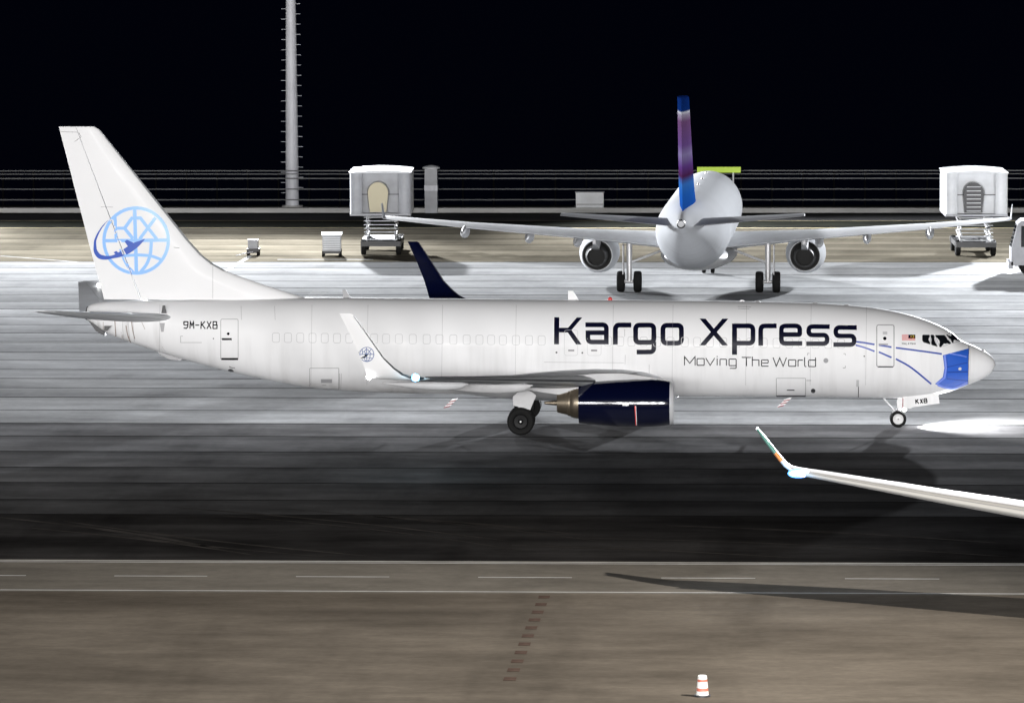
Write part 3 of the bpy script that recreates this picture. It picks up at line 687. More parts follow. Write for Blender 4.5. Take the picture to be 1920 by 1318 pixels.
# seam of the radome
mb = MB(); ribbon(mb, B_FUS, c7((1040, 390), (1040, 440), (1031, 990)), .8, off=.010); mb.build('radome_seam', M['line_dark'], fz, 0, False)
# cockpit windows
for poly in ([(320, 245), (332, 229), (436, 231), (447, 380), (338, 345), (322, 318)], [(450, 231), (500, 232), (556, 415), (462, 385)], [(520, 236), (664, 236), (770, 365), (592, 425)], [(690, 233), (785, 206), (915, 326), (790, 361)]):
    P = c7(*poly); n = len(P); cx = sum(p[0] for p in P)/n; cyy = sum(p[1] for p in P)/n; mb = MB()
    P = [tuple(q) for q in rounded(P, 1.2, True)]; n = len(P)
    rings = [[hit(B_FUS, cx+(p[0]-cx)*k, cyy+(p[1]-cyy)*k, .007) for p in P] for k in (.02, .4, .7, 1.0)]
    mb.loft(rings, 0, True, False); pane = mb.build('cockpit_window', M['glass'], fz, 0, False)
    mb = MB(); ribbon(mb, B_FUS, P, .7, 0, True, off=.012, step=3); mb.build('window_frame', M['grey'], pane, 0, False)
# doors: gap outline, handle and window
def door(name, box, wd=1.0, r=4, m='line', sill=True, extras=()):
    x0, y0, x1, y1 = box; mb = MB()
    ribbon(mb, B_FUS, rrect(x0, y0, x1, y1), wd, r, True)
    o = mb.build(name, M[m], fz, 0, False)
    for nm, b4, mm in extras:
        q = MB(); rect(q, B_FUS, *b4, off=.015); q.build(nm, M[mm], o, 0, False)
    return o
f0 = c4((792, 284), (924, 604)); r0 = ca((941, 906), (1015, 1078))
fd = door('front_door', (*f0[0], *f0[1]), 1.7, 4, 'grey', extras=(('door_handle', (*c4((806, 426))[0], *c4((878, 438))[0]), 'grey'), ('door_sill', (*c4((800, 598))[0], *c4((916, 607))[0]), 'line_dark'), ('door_placard', (*c4((838, 335))[0], *c4((872, 358))[0]), 'plug')))
rd = door('rear_door', (*r0[0], *r0[1]), .8, 3, 'line', extras=(('door_handle', (*ca((946, 986))[0], *ca((988, 995))[0]), 'line_dark'), ('door_sill', (*ca((944, 1070))[0], *ca((1015, 1079))[0]), 'black')))
def disc(name, px, py, r, m, parent, off=.016, bv=None):
    bv = bv or B_FUS; q = MB(); ring = [[hit(bv, px+r*k*math.cos(2*math.pi*i/16), py+r*k*math.sin(2*math.pi*i/16), off) for i in range(16)] for k in (.05, 1)]
    q.loft(ring, 0, True, False); return q.build(name, M[m], parent, 0, False)
disc('door_window', *c4((853, 388))[0], 3.2, 'glass', fd); disc('door_window', *ca((973, 968))[0], 2.6, 'glass', rd)
a0 = ca((1320, 1114), (1444, 1204)); door('aft_cargo_door', (*a0[0], *a0[1]), .8, 1.5, 'line', extras=(('latch_panel', (*ca((1368, 1160))[0], *ca((1415, 1176))[0]), 'grey'),))
a1 = c4((23, 690), (247, 828)); door('forward_cargo_door', (*a1[0], *a1[1]), .8, 1.0, 'line', extras=(('door_sill', (*c4((25, 822))[0], *c4((246, 831))[0]), 'line_dark'), ('door_handle', (*c4((104, 776))[0], *c4((162, 783))[0]), 'line_dark')))
for u0, u1 in ((245, 405), (520, 685)):
    e0 = c1((u0, 250), (u1, 553)); door('overwing_exit', (*e0[0], *e0[1]), .6, 5, 'plug', extras=(('door_handle', (*c1((u0+45, 484))[0], *c1((u0+118, 502))[0]), 'line'),))
# plugged cabin windows
WX = [517.5, 540, 563, 586, 609, 632, 655, 678, 701.5, 724, 748, 774, 800, 824, 850, 875, 899, 921, 943, 967.5, 992, 1015.6, 1140, 1163, 1184, 1207, 1232, 1257, 1284, 1307, 1331, 1356, 1381, 1407, 1432, 1456, 1480, 1504, 1529, 1553, 1577]
for x in WX:
    yc = 633+(x-517.5)*.0110; mb = MB()
    ribbon(mb, B_FUS, rrect(x-6.6, yc-8.8, x+6.6, yc+8.8), .85, 4, True, off=.006, step=6)
    mb.build('window_plug', M['plug'], fz, 0, False)
# small skin details
disc('vent', *T(6.588, 1380, 560)((1110, 763))[0], 4.6, 'grey', fz); disc('outflow_port', *T(6.588, 1380, 560)((953, 1135))[0], 4.2, 'dark', fz)
disc('port', *c1((150, 517))[0], 1.8, 'dark', fz); disc('port', *c1((460, 521))[0], 1.6, 'dark', fz); disc('port', *c4((696, 522))[0], 1.3, 'dark', fz); disc('port', *c7((903, 752))[0], 2.9, 'hub_white', fz, .02)
disc('port', *c5((1708, 404))[0], 1.2, 'dark', fz); disc('outflow_valve', *c5((1845, 668))[0], 5.5, 'dark', fz)
mb = MB(); cb = T(6.588, 1380, 560)
for g in ([(885, 700), (885, 675), (908, 675)], [(1325, 678), (1350, 678), (1350, 700)], [(1320, 855), (1350, 852), (1350, 828)], [(870, 1008), (928, 1008)]): S(cb(*g), wd=.7)
mb.build('corner_mark', M['line_dark'], fz, 0, False)
mb = MB(); S(cb((1503, 1002), (1500, 1085)), wd=5); mb.build('sensor_plate', M['plug'], fz, 0, False)
mb = MB(); S(cb((1512, 1085), (1512, 1215)), wd=1.3); mb.build('drain_line', M['line_dark'], fz, 0, False)
mb = MB()
for g, wd in (([(20, 102), (185, 108)], .6), ([(25, 126), (165, 130)], .6)): S(cb(*g), wd=wd)
for pts in ([(0, 633), (960, 640)],): S(c1(*pts), wd=.5)
for pts in ([(1262, 660), (1262, 775)], [(968, 240), (968, 330)], [(975, 545), (972, 660)]): S(c1(*pts), wd=.5)
for xk in (640, 637): S([(xk, 700), (xk-1, 731)], wd=.5)
for xk in (452, 515): S([(xk, 574), (xk+1, 600)], wd=.4)
S(ca((780, 978), (770, 978), (770, 1005), (860, 1005)), wd=.7)
for u in (490, 520, 545, 565): S(ca((u, 905), (u+8, 1000)), wd=.45)
for xk in (300, 585, 690, 830, 968, 1150, 1262, 1400, 1521, 1625): S([(xk, 572), (xk-1, 640), (xk-2, 722)], wd=.35)
mb.build('panel_seam', M['line'], fz, 0, False)
M['stain'] = mat('brown_stain', (.30, .24, .21), .6, spec=.1)
mb = MB()
for g, wd in (([(918, 246), (928, 386)], 1.6), ([(978, 372), (976, 412)], .8), ([(1008, 300), (1022, 380), (1046, 432)], 1.7), ([(1052, 262), (1060, 330), (1078, 405)], 1.5), ([(826, 270), (828, 345)], .8), ([(1120, 240), (1160, 330)], .7)): S(c5(*g), 8 if len(g) > 2 else 0, wd=wd)
mb.build('leak_stain', M['stain'], fz, 0, False)
# engine placard and warning line
mb = MB(); ce = T(8, 1040, 690); rect(mb, B_ENG, *ce((1016, 518))[0], *ce((1112, 566))[0], off=.01); mb.build('placard', M['hub_white'], eng_r, 0, False)
mb = MB(); ribbon(mb, B_ENG, ce((1208, 566), (1214, 700), (1222, 856)), 2.4, off=.01); ribbon(mb, B_ENG, ce((1218, 566), (1224, 700), (1230, 850)), 1.1, off=.016, mi=1)
mb.build('warning_line', [M['red'], M['flag_white']], eng_r, 0, False)
# globe emblem
def emblem(bv, cx, cy, k, mr, ms, parent, off=.008):
    X = lambda pts: [(cx+(u-785)*k, cy+(v-670)*k) for u, v in pts]
    mb = MB()
    ribbon(mb, bv, X([(785+497*math.cos(R(a)), 670+503*math.sin(R(a))) for a in range(0, 360, 8)]), 50*k, 0, True, off=off)
    for g, wd in (([(762, 190), (775, 640), (790, 1160)], 55), ([(300, 672), (1265, 664)], 52), ([(460, 310), (468, 480), (475, 660)], 46), ([(475, 480), (615, 480)], 48), ([(600, 488), (720, 325), (770, 325)], 52), ([(605, 478), (735, 640)], 52), ([(770, 322), (850, 322), (1105, 650)], 50), ([(1085, 318), (840, 645)], 50), ([(590, 905), (790, 890), (1010, 902), (1175, 965)], 46), ([(1020, 690), (1008, 880), (950, 1040), (850, 1160)], 50), ([(545, 800), (590, 940), (650, 1060), (740, 1160)], 46)):
        ribbon(mb, bv, X(g), wd*k, 60*k if len(g) > 2 and g[0][0] not in (600, 770) else 0, off=off)
    gl = mb.build('globe_emblem', mr, parent, 0, False)
    mb = MB(); sw = [(352, 358, 3), (300, 410, 10), (240, 490, 18), (180, 600, 28), (150, 700, 36), (152, 800, 52), (185, 880, 66), (245, 925, 68), (330, 935, 58), (420, 922, 48), (500, 898, 70), (590, 858, 92), (680, 805, 104), (770, 745, 92), (850, 695, 50), (918, 648, 8)]
    fx_, fy_, fz_ = (pchip(list(range(len(sw))), [q[i] for q in sw]) for i in range(3))
    sw = [(fx_(t/4), fy_(t/4), fz_(t/4)) for t in range(4*(len(sw)-1)+1)]
    P = X([(a, b_) for a, b_, _ in sw])
    rows = []
    for i, p in enumerate(P):
        a = Vector(P[max(0, i-1)]); b_ = Vector(P[min(len(P)-1, i+1)]); t = (b_-a).normalized(); nr = Vector((-t.y, t.x)); ww = sw[i][2]*k
        rows.append([hit(bv, *(Vector(p)+nr*ww*(j/3-.5)), off+.008) for j in range(4)])
    mb.loft(rows, 0, False, False, False)
    rows_patch(mb, bv, X([(640, 658), (608, 684), (662, 765), (690, 800)]), X([(648, 658), (765, 712), (765, 765), (700, 800)]), 0, off+.009, 6, 3)
    rows_patch(mb, bv, X([(476, 832), (437, 852), (480, 890)]), X([(482, 832), (520, 862), (530, 890)]), 0, off+.009, 4, 3)
    mb.build('swoosh', ms, parent, 0, False)
emblem(B_FIN, 255.3, 451.3, 1/8.24, M['globe'], M['swoosh'], fin)
emblem(B_WLT, 687.8, 664.3, .0265, M['globe_small'], M['black_text'], winglet_r, .005)
mb = MB()
ribbon(mb, B_FIN, ca((258, 108), (335, 110), (346, 130), (318, 150)), .8, off=.006); ribbon(mb, B_FIN, ca((907, 680), (907, 818)), .5, off=.006); ribbon(mb, B_FIN, ca((430, 428), (482, 429)), .6, off=.006); ribbon(mb, B_FIN, ca((740, 600), (765, 603)), 1.0, off=.006)
mb.build('panel_seam', M['line'], fin, 0, False)

# antennas, masts, lights
def blade(x, y, z, h, c, rake, m, name, parent, down=False, th=.03):
    s_ = -1 if down else 1
    return MB().prism([(x, z-s_*.05), (x-c, z-s_*.05), (x-c*.75-rake, z+s_*h), (x-c*.3-rake, z+s_*h)], y-th/2, y+th/2).build(name, m, parent)
blade(-26.9, 0, 5.38, .33, .32, -.08+.2, M['grey'], 'antenna', ac); blade(-17.35, 0, 5.3, .38, .45, .12, M['white'], 'antenna', ac); blade(-10.4, 0, 5.23, .06, .3, 0, M['white'], 'antenna', ac)
MB().lathe([(0, .10), (.08, .09), (.12, .04), (.13, .005)], (-16.05, 0, 5.29), 'z', 16).build('beacon', M['red'], ac)
for x in (-7.5, -6.2, -9.9): MB().lathe([(0, .12), (.03, .09), (.04, .005)], (x, 0, ft(-x)), 'z', 12).build('roof_fitting', M['fairing'], ac)
MB().lathe([(0, .09), (.05, .07), (.07, .005)], (-.52, 0, 3.19), 'z', 12).build('lightning_stud', M['fairing'], ac)
for x, y_, z in ((-22.55, -.6, 1.22), (-8.62, -.5, 1.27)):
    mb = MB()
    for k in range(6):
        z0, z1 = z-.36*k/6, z-.36*(k+1)/6; sx0, sx1 = -.5*k/6*.7, -.5*(k+1)/6*.7
        mb.add([(x+sx0+.15, y_-.02, z0), (x+sx0-.12, y_-.02, z0-.06), (x+sx1-.12, y_-.02, z1-.06), (x+sx1+.15, y_-.02, z1), (x+sx0+.15, y_+.02, z0), (x+sx0-.12, y_+.02, z0-.06), (x+sx1-.12, y_+.02, z1-.06), (x+sx1+.15, y_+.02, z1)], [(0, 1, 2, 3), (7, 6, 5, 4), (0, 4, 5, 1), (1, 5, 6, 2), (2, 6, 7, 3), (3, 7, 4, 0)], k % 2)
    mb.build('striped_antenna', [M['flag_white'], M['maroon']], ac, 0)
MB().prism([(-35.2, 3.25), (-33.8, 2.85), (-34.1, 2.74), (-34.5, 2.76), (-34.95, 2.97)], -.09, .09).build('tail_skid', M['grey'], ac)
blade(-34.55, -.95, 4.85, .28, .22, 0, M['dark'], 'pivot_cover', ac, False, .05); blade(-34.62, -.98, 4.35, .32, .22, 0, M['grey'], 'pivot_cover', ac, True, .05); blade(-36.9, -.72, 4.2, .16, .3, .1, M['dark'], 'pivot_cover', ac, True, .05)
def bulb(name, p, r, m, parent):
    return MB().lathe([(-r, .004), (-r*.7, r*.7), (0, r), (r*.7, r*.7), (r, .004)], p, 'x', 14).build(name, m, parent, 60)
def glow(name, p, colr, pw, parent, r=.08):
    l = bpy.data.lights.new(name, 'POINT'); l.energy = pw; l.color = colr; l.shadow_soft_size = r
    o = bpy.data.objects.new(name, l); col.objects.link(o); o.parent = parent; o.location = p
bulb('navigation_light', (-23.0, -16.98, 3.80), .17, M['lamp_cyan'], wing_r); bulb('lamp_core', (-22.97, -17.10, 3.80), .11, M['lamp'], wing_r)
glow('navigation_glow', (-22.78, -17.25, 3.78), (.25, .75, 1), 35, wing_r); glow('strobe_glow', (-24.95, -17.3, 3.85), (1, 1, 1), 4, wing_r)
bulb('strobe_light', (-24.78, -17.15, 3.83), .10, M['lamp'], wing_r)
bulb('tailplane_bead', (-38.35, 6.0, 5.42), .06, M['lamp'], ac)  # small emissive bead set on the port tailplane
bulb('taxi_light', (-3.78, -.12, .74), .09, M['lamp'], ng)
tl = bpy.data.lights.new('taxi_beam', 'SPOT'); tl.energy = 11000; tl.spot_size = R(120); tl.spot_blend = 1.0; tl.shadow_soft_size = .06
to = bpy.data.objects.new('taxi_beam', tl); col.objects.link(to); to.parent = ng; to.location = (-3.62, -.1, .80)
to.rotation_euler = Vector((1, -.03, -.10)).to_track_quat('-Z', 'Y').to_euler()

# ================================================================== other airliners
def airliner(name, label, pos, heading, fin_mat, winglet=None):
    """a narrow-body twin built in its own space (nose at x 0, heading +x), then placed"""
    a = empty(name, pos, heading); tag(a, label, 'airplane')
    t_ = pchip([0, .25, .8, 1.6, 2.6, 4, 6, 27, 33, 37, 37.6], [2.9, 3.6, 4.15, 4.75, 5.35, 5.75, 5.9, 5.9, 5.85, 5.6, 5.4])
    b_ = pchip([0, .25, .8, 2, 4, 6, 23, 27, 31, 35, 37, 37.6], [2.8, 2.35, 2.05, 1.85, 1.76, 1.76, 1.76, 2.2, 3.1, 4.2, 4.8, 5.0])
    w_ = pchip([0, .25, .8, 2, 4, 6, 24, 28, 32, 36, 37.6], [.05, .6, 1.0, 1.5, 1.88, 1.975, 1.975, 1.75, 1.2, .5, .2])
    m_ = pchip([0, 2, 6, 24, 30, 37.6], [2.85, 3.3, 3.85, 3.85, 4.3, 5.2])
    xs = [0, -.05, -.15, -.3, -.5, -.8, -1.2, -1.6, -2, -2.6, -3.2, -4, -5, -6, -9, -12, -16, -20, -22.5]+[-23-.6*k for k in range(24)]+[-37.3, -37.6]
    f = MB().loft(fuselage_rings(xs, t_, b_, w_, m_, 56)).build('fuselage', M['white_b'], a, 45)
    MB().lathe([(-37.5, .24), (-37.75, .19), (-37.6, .16), (-37.2, .12)], (0, 0, 5.2), 'x', 20, c1=True).build('tail_exhaust', M['core_dark'], a)
    fr = []
    for k in range(13):
        t = k/12; x = -10.5-12.5*t; e = math.sin(math.pi*t)**.5+.001
        fr.append([(x, (.6+1.5*e)*math.sin(2*math.pi*i/32), 2.1+((.5 if math.cos(2*math.pi*i/32) > 0 else .25+.55*e)*math.cos(2*math.pi*i/32))) for i in range(32)])
    MB().loft(fr).build('belly_fairing', M['fairing'], a, 50)
    ws = [(-11.6, -18.6, 1.6, 2.55, R(3), .14), (-12.3, -18.6, 2.4, 2.65, R(5), .13), (-14.6, -18.9, 6.2, 3.05, R(5.2), .12), (-17.9, -20.75, 12.4, 3.72, R(5.5), .11), (-20.15, -21.75, 16.9, 4.28, R(6), .105)]
    for sd in (-1, 1):
        wo = wing_mb(ws, sd).build('wing', M['wing'], a, 45)
        wing_mb([interp_st(ws, t) for t in (1.1, 2, 3, 3.95)], sd, 0, .10, .008, 7).build('slat', M['slat_grey'] if winglet else M['slat'], wo, 50)
        if winglet:
            for c0_, c1_ in ((.028, .036), (.104, .118)):
                wing_mb([interp_st(ws, t) for t in (1.1, 2, 3, 3.95)], sd, c0_, c1_, .013, 3).build('slat_seam', M['line'], wo, 0)
        if winglet:
            l1 = [(-20.15, -21.75, 16.9, 4.28, R(6), .105), (-20.4, -21.7, 17.12, 4.34, R(22), .12), (-20.5, -21.7, 17.3, 4.47, R(44), .13), (-20.6, -21.75, 17.42, 4.6, R(48), .14)]
            l2 = [l1[-1], (-20.8, -21.8, 17.62, 4.83, R(49), .15)]
            l3 = [l2[-1], (-21.2, -22.0, 17.95, 5.22, R(50), .16), (-21.5, -22.1, 18.2, 5.52, R(50), .14)]
            wl = wing_mb(l1, sd).build('winglet', M['fairing'], a, 45)
            wing_mb(l2, sd).build('winglet_band', winglet[0], wl, 45); wing_mb(l3, sd).build('winglet_tip', winglet[1], wl, 45)
            bl_ = bulb('navigation_light', (-20.26, sd*16.86, 4.25), .15, M['lamp_blue'], wo); lc_ = bulb('lamp_core', (-20.16, sd*16.80, 4.27), .10, M['lamp'], wo)
            for q_ in (bl_, lc_):
                for v_ in q_.data.vertices: v_.co.y = sd*16.84+(v_.co.y-sd*16.84)*2.3
            glow('navigation_glow', (-19.9, sd*17.2, 4.3), (.2, .55, 1), 60, wo)
        else:
            wing_mb([(-20.5, -21.75, 16.93, 4.30, R(85), .08), (-21.1, -21.75, 17.0, 5.1, R(85), .06)], sd).build('winglet', M['white_b'], a, 45)
        for yy, xa, xb, zz in ((6.6, -16.2, -20.3, 2.95), (9.2, -17.0, -20.9, 3.22), (12.6, -18.7, -22.0, 3.6))[:1 if winglet else 3]:
            rg = []
            for k in range(11):
                t = k/10; rr = max(.03, math.sin(math.pi*t**.7))**.7
                rg.append([(xa+(xb-xa)*t, sd*yy+.24*rr*math.sin(2*math.pi*i/14), zz-.12+.36*rr*math.cos(2*math.pi*i/14)) for i in range(14)])
            MB().loft(rg).build('flap_fairing', M['fairing'], wo, 50)
        ey, ez = sd*5.75, 1.78
        e = MB().lathe([(-11.3, .98), (-11.1, .9), (-11.15, .85), (-11.6, .84)], (0, ey, ez), 'x', 40).lathe([(-11.3, .98), (-11.9, 1.1), (-12.8, 1.12), (-14.0, 1.02), (-14.9, .86), (-14.9, .82), (-14.3, .8)], (0, ey, ez), 'x', 40).build('engine_cowling', M['white_b'], a, 45)
        MB().lathe([(-14.3, .72), (-15.0, .64), (-15.7, .5), (-15.72, .46), (-15.0, .46), (-15.0, .02)], (0, ey, ez), 'x', 32).build('exhaust_nozzle', M['core_dark'], e, 45)
        MB().lathe([(-15.3, .47), (-15.3, .01)], (0, ey, ez), 'x', 28).lathe([(-14.6, .81), (-14.6, .5)], (0, ey, ez), 'x', 28).build('exhaust_opening', M['black'], e)
        MB().lathe([(-11.9, .84), (-11.9, .02)], (0, ey, ez), 'x', 32).build('fan', M['dark'], e)
        MB().loft([[(x, ey-h, z0), (x, ey+h, z0), (x, ey+h, z1), (x, ey-h, z1)] for x, z0, z1, h in ((-11.8, 2.75, 2.85, .1), (-13.5, 2.5, 3.05, .2), (-15.5, 2.15, 3.0, .2), (-17.3, 2.6, 2.9, .08))]).build('pylon', M['fairing'], a, 60)
        yg = sd*3.795
        g = MB().tube((-17.7, yg, .58), (-17.6, yg, 2.9), .14, .17).tube((-17.7, yg-.45, .58), (-17.7, yg+.45, .58), .1).tube((-17.65, yg, 1.6), (-17.2, sd*1.9, 2.3), .07).build('main_landing_gear', M['strut'], a)
        for dy in (-.46, .46): wheel_mb(-17.7, yg+dy, .58, .58, .42, sd).build('wheel', [M['tyre'], M['hub_dark'], M['hub_white']], g, 40)
        MB().prism([(-18.1, 1.0), (-17.2, 1.0), (-17.2, 2.6), (-18.1, 2.6)], yg+sd*.3, yg+sd*.36).build('gear_door', M['fairing'], g)
        ss = [(-31.9, -35.6, .5, 4.95, R(6), .1), (-35.2, -36.7, 6.22, 5.55, R(6), .09)]
        so = wing_mb(ss, sd).build('horizontal_stabilizer', M['stab_dark'], a, 45)
    g = MB().tube((-5.07, 0, .4), (-5.0, 0, 2.2), .08, .1).tube((-5.07, -.3, .4), (-5.07, .3, .4), .06).build('nose_landing_gear', M['strut'], a)
    for dy in (-.25, .25): wheel_mb(-5.07, dy, .38, .38, .22, -1).build('wheel', [M['tyre'], M['hub_white'], M['dark']], g, 40)
    fs = [(-27.2, -35.8, 5.6), (-28.6, -35.9, 6.2), (-29.9, -36.1, 6.9), (-32.6, -36.75, 9.6), (-34.4, -37.2, 11.45), (-34.7, -37.25, 11.55)]
    for nm, a0, a1 in (('fin', 0, .68), ('rudder', .685, 1)):
        MB().loft([[(x, h, z) for x, h in foil(xl, xt, .8*(1-.045*(z-5.6))/(xl-xt), a0, a1, 9)] for xl, xt, z in fs]).build(nm, fin_mat, a, 45)
    for k in range(3): MB().lathe([(0, .1), (.12, .03), (.13, .004)], (-8-5*k, 0, 5.89), 'z', 8).build('antenna', M['fairing'], a)
    return a
# tail livery of the parked airliner: dark blue cap, white band, violet-pink middle, blue root
tm = bpy.data.materials.new('tail_livery'); tm.use_nodes = True; n_ = tm.node_tree; bs = n_.nodes['Principled BSDF']; bs.inputs['Roughness'].default_value = .5; bs.inputs['Specular IOR Level'].default_value = 0
tcn = n_.nodes.new('ShaderNodeTexCoord'); sp = n_.nodes.new('ShaderNodeSeparateXYZ'); mrn = n_.nodes.new('ShaderNodeMapRange'); rp = n_.nodes.new('ShaderNodeValToRGB')
mrn.inputs['From Min'].default_value = 5.4; mrn.inputs['From Max'].default_value = 11.55
el = rp.color_ramp.elements
stops = [(0, (.008, .05, .26)), (.18, (.012, .08, .32)), (.27, (.025, .11, .34)), (.34, (.05, .012, .05)), (.42, (.075, .03, .14)), (.52, (.15, .12, .23)), (.60, (.09, .045, .15)), (.80, (.10, .045, .11)), (.86, (.22, .19, .25)), (.875, (.4, .4, .43)), (.89, (.003, .018, .10)), (1, (.003, .015, .09))]
el[0].position = 0; el[0].color = (*stops[0][1], 1); el[1].position = 1; el[1].color = (*stops[-1][1], 1)
for p_, c_ in stops[1:-1]:
    q_ = el.new(p_); q_.color = (*c_, 1)
n_.links.new(tcn.outputs['Object'], sp.inputs[0]); n_.links.new(sp.outputs['Z'], mrn.inputs['Value']); n_.links.new(mrn.outputs['Result'], rp.inputs['Fac']); n_.links.new(rp.outputs['Color'], bs.inputs['Base Color'])
HD = .03
nose = Vector((-13.3, 64.4, 0))+Vector((math.sin(HD), math.cos(HD), 0))*17.7
airliner('parked_airliner', 'white airliner with violet and blue tail parked tail-on behind the cargo jet', nose, math.pi/2-HD, tm)
tip = plane_at(1496, 886, -50.0)
# starboard wing tip (local -20.33, -16.9): heading -Y
hx = tip.x+16.9; hy = -50.0-20.33
airliner('parked_airliner', 'parked airliner showing only its pale wing with teal winglet at lower right', (hx, hy, tip.z-4.27), -math.pi/2, M['white_b'], (M['orange'], M['teal']))

# ================================================================== ground equipment at the far side
def small_wheel(mb, x, y_, r, wd, mi): mb.lathe([(-wd/2, .01), (-wd/2, r*.9), (-wd/2+.03, r), (wd/2-.03, r), (wd/2, r*.9), (wd/2, .01)], (x, y_, r), 'y', 16, mi)
def lift_truck(px, py, label, body, arch_mat, wcab, dark_arch):
    g = ground_at(px, py); t = empty('high_lift_truck', g, R(2)); tag(t, label, 'lift truck', 'high-lift trucks with raised cabins by the fence')
    ch = MB().box(-1.2, 1.2, -.2, 5.2, .55, .85).build('chassis', M['dark'], t)
    for x in (-1.05, 1.05):
        for y_ in (.5, 4.3):
            q = MB(); q.lathe([(-.15, .01), (-.15, .42), (-.1, .48), (.1, .48), (.15, .42), (.15, .01)], (0, 0, 0), 'x', 18); o = q.build('wheel', M['tyre'], t); o.location = (x, y_, .48)
    for k in range(4):
        z0, z1 = .85+.39*k, .85+.39*(k+1)
        for x in (-.85, .85):
            ya, yb = (.2, 4.4) if k % 2 else (4.4, .2)
            MB().tube((x, ya, z0), (x, yb, z1), .06, n=8).build('scissor_arm', M['grey'], t)
            MB().tube((x, yb, z0), (x, ya, z1), .06, n=8).build('scissor_arm', M['grey'], t)
    for k in range(7):
        z = .95+.22*k; MB().box(-1.0, 1.0, -.32+.05*k, -.1+.05*k, z, z+.035).build('step', M['truckwhite'], t, 0)
    h = wcab/2
    MB().box(-h, h, -.3, 4.6, 2.40, 2.52).build('floor', M['truckgrey'], t, 0)
    for sd in (-1, 1):
        MB().loft([[(sd*h, -.05, z), (sd*h, 4.5, z), (sd*(h-.1), 4.5, z), (sd*(h-.1), .6, z), (sd*(h-.68), .22, z), (sd*(h-.72), -.1, z), (sd*(h-.5), -.22, z), (sd*(h-.12), -.18, z)] for z in (2.52, 5.0)]).build('side_wall', body, t, 50)
    MB().box(-h+.1, h-.1, .62, .70, 2.52, 5.0).build('rear_panel', body, t, 0)
    MB().loft([[(-h-.04+2*(h+.04)*i/12, y_, 5.0+.12*math.sin(math.pi*i/12)) for i in range(13)]+[(h+.04, y_, 4.96), (-h-.04, y_, 4.96)] for y_ in (-.3, 4.6)]).build('roof', M['truckwhite'], t, 40)
    mr_ = MB().box(-h+.7, h-.7, .30, .36, 3.62, 3.67).build('guard_rail', M['dark'], t, 0)
    cx = -.15
    for k in range(6):
        y0 = .60-.10*k; rr = .66-.05*(k % 2)
        ring = lambda r_, y_: [(cx+r_*math.cos(R(a)), y_, 3.75+r_*math.sin(R(a))*1.05) for a in range(0, 181, 15)]+[(cx-r_*.8, y_, 2.6), (cx+r_*.8, y_, 2.6)]
        MB().loft([ring(rr, y0), ring(rr, y0-.09)], c0=False, c1=(k == 5)).build('bellows_hoop', arch_mat, t, 40)
    if dark_arch:
        for k in range(7): MB().box(cx-.42, cx+.42, -.02, .03, 2.68+.24*k, 2.72+.24*k).build('rung', M['truckwhite'], t, 0)
    return t
lift_truck(714, 479, 'grey lift truck with cream bellows canopy in its raised cabin, beside the light mast', M['truckgrey'], M['cream'], 3.65, False)
lift_truck(1830, 481, 'white lift truck with dark arched opening in its raised cabin, at far right', M['truckwhite'], M['dark'], 3.7, True)
# capped column
g = ground_at(809, 399); t = empty('capped_column', g); tag(t, 'grey capped column standing at the fence right of the cream canopy', 'column')
MB().box(-.42, .42, -.4, .4, -.02, 2.95).build('shaft', M['truckgrey'], t, 0); MB().box(-.445, .445, -.425, .425, 1.5, 1.85).build('band', M['galv'], t, 0)
MB().lathe([(2.95, .3), (2.97, .58), (3.05, .6), (3.12, .45), (3.2, .1), (3.2, .01)], (0, 0, 0), 'z', 24).build('cap', M['truckwhite'], t)
# cabinet
g = ground_at(1106, 398); t = empty('electrical_cabinet', g); tag(t, 'pale electrical cabinet at the fence left of the violet tail', 'cabinet')
MB().box(-.93, .93, -.3, .3, .12, .52).build('lower_case', M['truckwhite'], t, 0); MB().box(-.93, .93, -.3, .3, .56, 1.32).build('upper_case', M['truckwhite'], t, 0); MB().box(-.88, .88, -.27, .27, -.02, 1.28).build('core', M['dark'], t, 0); MB().box(-.97, .97, -.34, .34, 1.32, 1.38).build('lid', M['truckgrey'], t, 0)
# green sign
g = ground_at(1348, 402); t = empty('green_sign', g); tag(t, 'lime green sign strip rising above the parked airliner roof', 'sign')
MB().box(-1.45, 1.45, -.06, .06, 2.78, 3.16).build('panel', M['green'], t, 0)
for x in (-.95, .95): MB().box(x-.05, x+.05, .07, .15, -.02, 3.1).build('post', M['galv'], t, 0)
MB().box(-1.3, -.62, -.1, .05, 2.35, 2.77).build('control_box', M['truckwhite'], t, 0)
# generator cart
g = ground_at(622, 482); t = empty('generator_cart', g, R(4)); tag(t, 'pale louvred generator cart on the apron between mast and lift truck', 'generator cart')
MB().box(-.55, .55, -.1, 1.7, .35, 1.28).build('housing', M['truckgrey'], t, 0); MB().box(-.6, .6, -.15, 1.75, 1.28, 1.36).build('roof', M['truckwhite'], t, 0)
for k in range(6): MB().box(-.5, .5, -.16, -.09, .46+.13*k, .53+.13*k).build('louvre', M['truckwhite'], t, 0)
for x in (-.5, .5):
    for y_ in (.15, 1.4):
        q = MB(); q.lathe([(-.08, .01), (-.08, .2), (.08, .2), (.08, .01)], (0, 0, 0), 'x', 14); o = q.build('wheel', M['tyre'], t); o.location = (x, y_, .2)
MB().box(-.5, .5, -.05, 1.65, .2, .35).build('frame', M['dark'], t, 0)
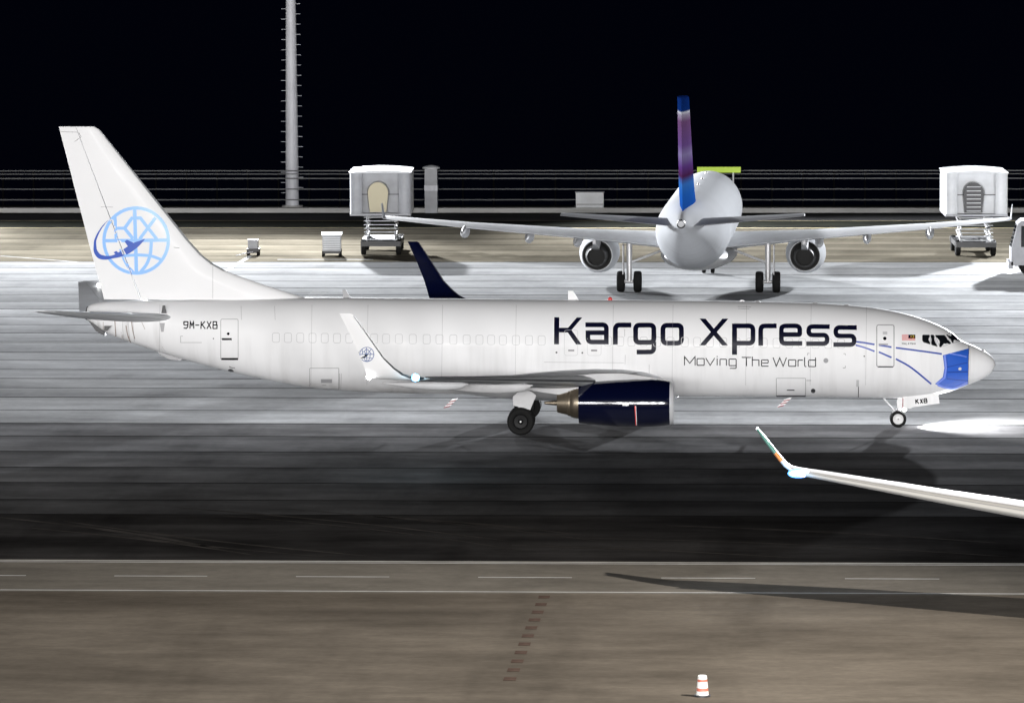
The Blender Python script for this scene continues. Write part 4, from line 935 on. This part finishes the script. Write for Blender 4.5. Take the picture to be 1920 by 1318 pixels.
# tow trolley
g = ground_at(474, 480); t = empty('tow_trolley', g); tag(t, 'small dark tow trolley with grey box right of the white tail', 'trolley')
MB().box(-.36, .36, 0, .9, .16, .42).build('bed', M['dark'], t, 0); MB().box(-.3, .28, .1, .8, .42, .95).build('box', M['truckgrey'], t, 0); MB().tube((0, 0, .25), (-.9, -.9, .1), .03).build('tow_bar', M['galv'], t)
for x in (-.3, .3):
    for y_ in (.12, .75):
        q = MB(); q.lathe([(-.06, .01), (-.06, .16), (.06, .16), (.06, .01)], (0, 0, 0), 'x', 14); o = q.build('wheel', M['tyre'], t); o.location = (x, y_, .16)
# truck cut by the right edge
g = ground_at(1896, 516); t = empty('service_truck', g, 0); tag(t, 'grey service truck with dark windscreen cut off by the right edge', 'truck')
MB().prism([(0, .55), (.0, 1.5), (.35, 2.9), (.6, 3.1), (2.0, 3.1), (2.0, .55)], 0, 2.3).build('cab', M['truckgrey'], t)
MB().add([(-.012, .2, 1.55), (.32, .2, 2.85), (.32, 2.1, 2.85), (-.012, 2.1, 1.55)], [(0, 1, 2, 3)]).build('windscreen', M['glass'], t, 0)
MB().box(.55, 1.7, -.015, 0, 1.6, 2.8).build('side_window', M['glass'], t, 0)
MB().box(2.1, 7.5, -.1, 2.4, .9, 3.3).build('cargo_body', M['truckgrey'], t, 0); MB().box(.2, 7.4, .3, 2.0, .5, .9).build('chassis', M['dark'], t, 0); MB().box(-.15, .1, .0, 2.3, .35, .75).build('bumper', M['truckgrey'], t, 0)
for x in (.95, 5.9):
    for y_ in (.18, 2.1):
        q = MB(); q.lathe([(-.15, .01), (-.15, .42), (-.1, .48), (.1, .48), (.15, .42), (.15, .01)], (0, 0, 0), 'y', 18); o = q.build('wheel', M['tyre'], t); o.location = (x, y_, .48)
# traffic marker in the foreground
g = ground_at(1317, 1305); t = empty('traffic_marker', g); tag(t, 'small white traffic marker with red bands on the warm concrete at the bottom edge', 'traffic marker')
MB().lathe([(.002, .23), (.05, .23), (.05, .19)], (0, 0, 0), 'z', 24, c0=True).build('base', M['dark'], t)
mk_r = lambda z: .185-.06*z/.62
body = MB()
for z0, z1, k in ((.05, .16, 1), (.16, .25, 0), (.25, .43, 1), (.43, .50, 0), (.50, .59, 1)): body.lathe([(z0, mk_r(z0)), (z1, mk_r(z1))], (0, 0, 0), 'z', 28, k)
body.lathe([(.59, mk_r(.59)), (.61, .10), (.615, .005)], (0, 0, 0), 'z', 28, 1)
body.build('body', [M['cone_red'], M['cone_white']], t, 40)
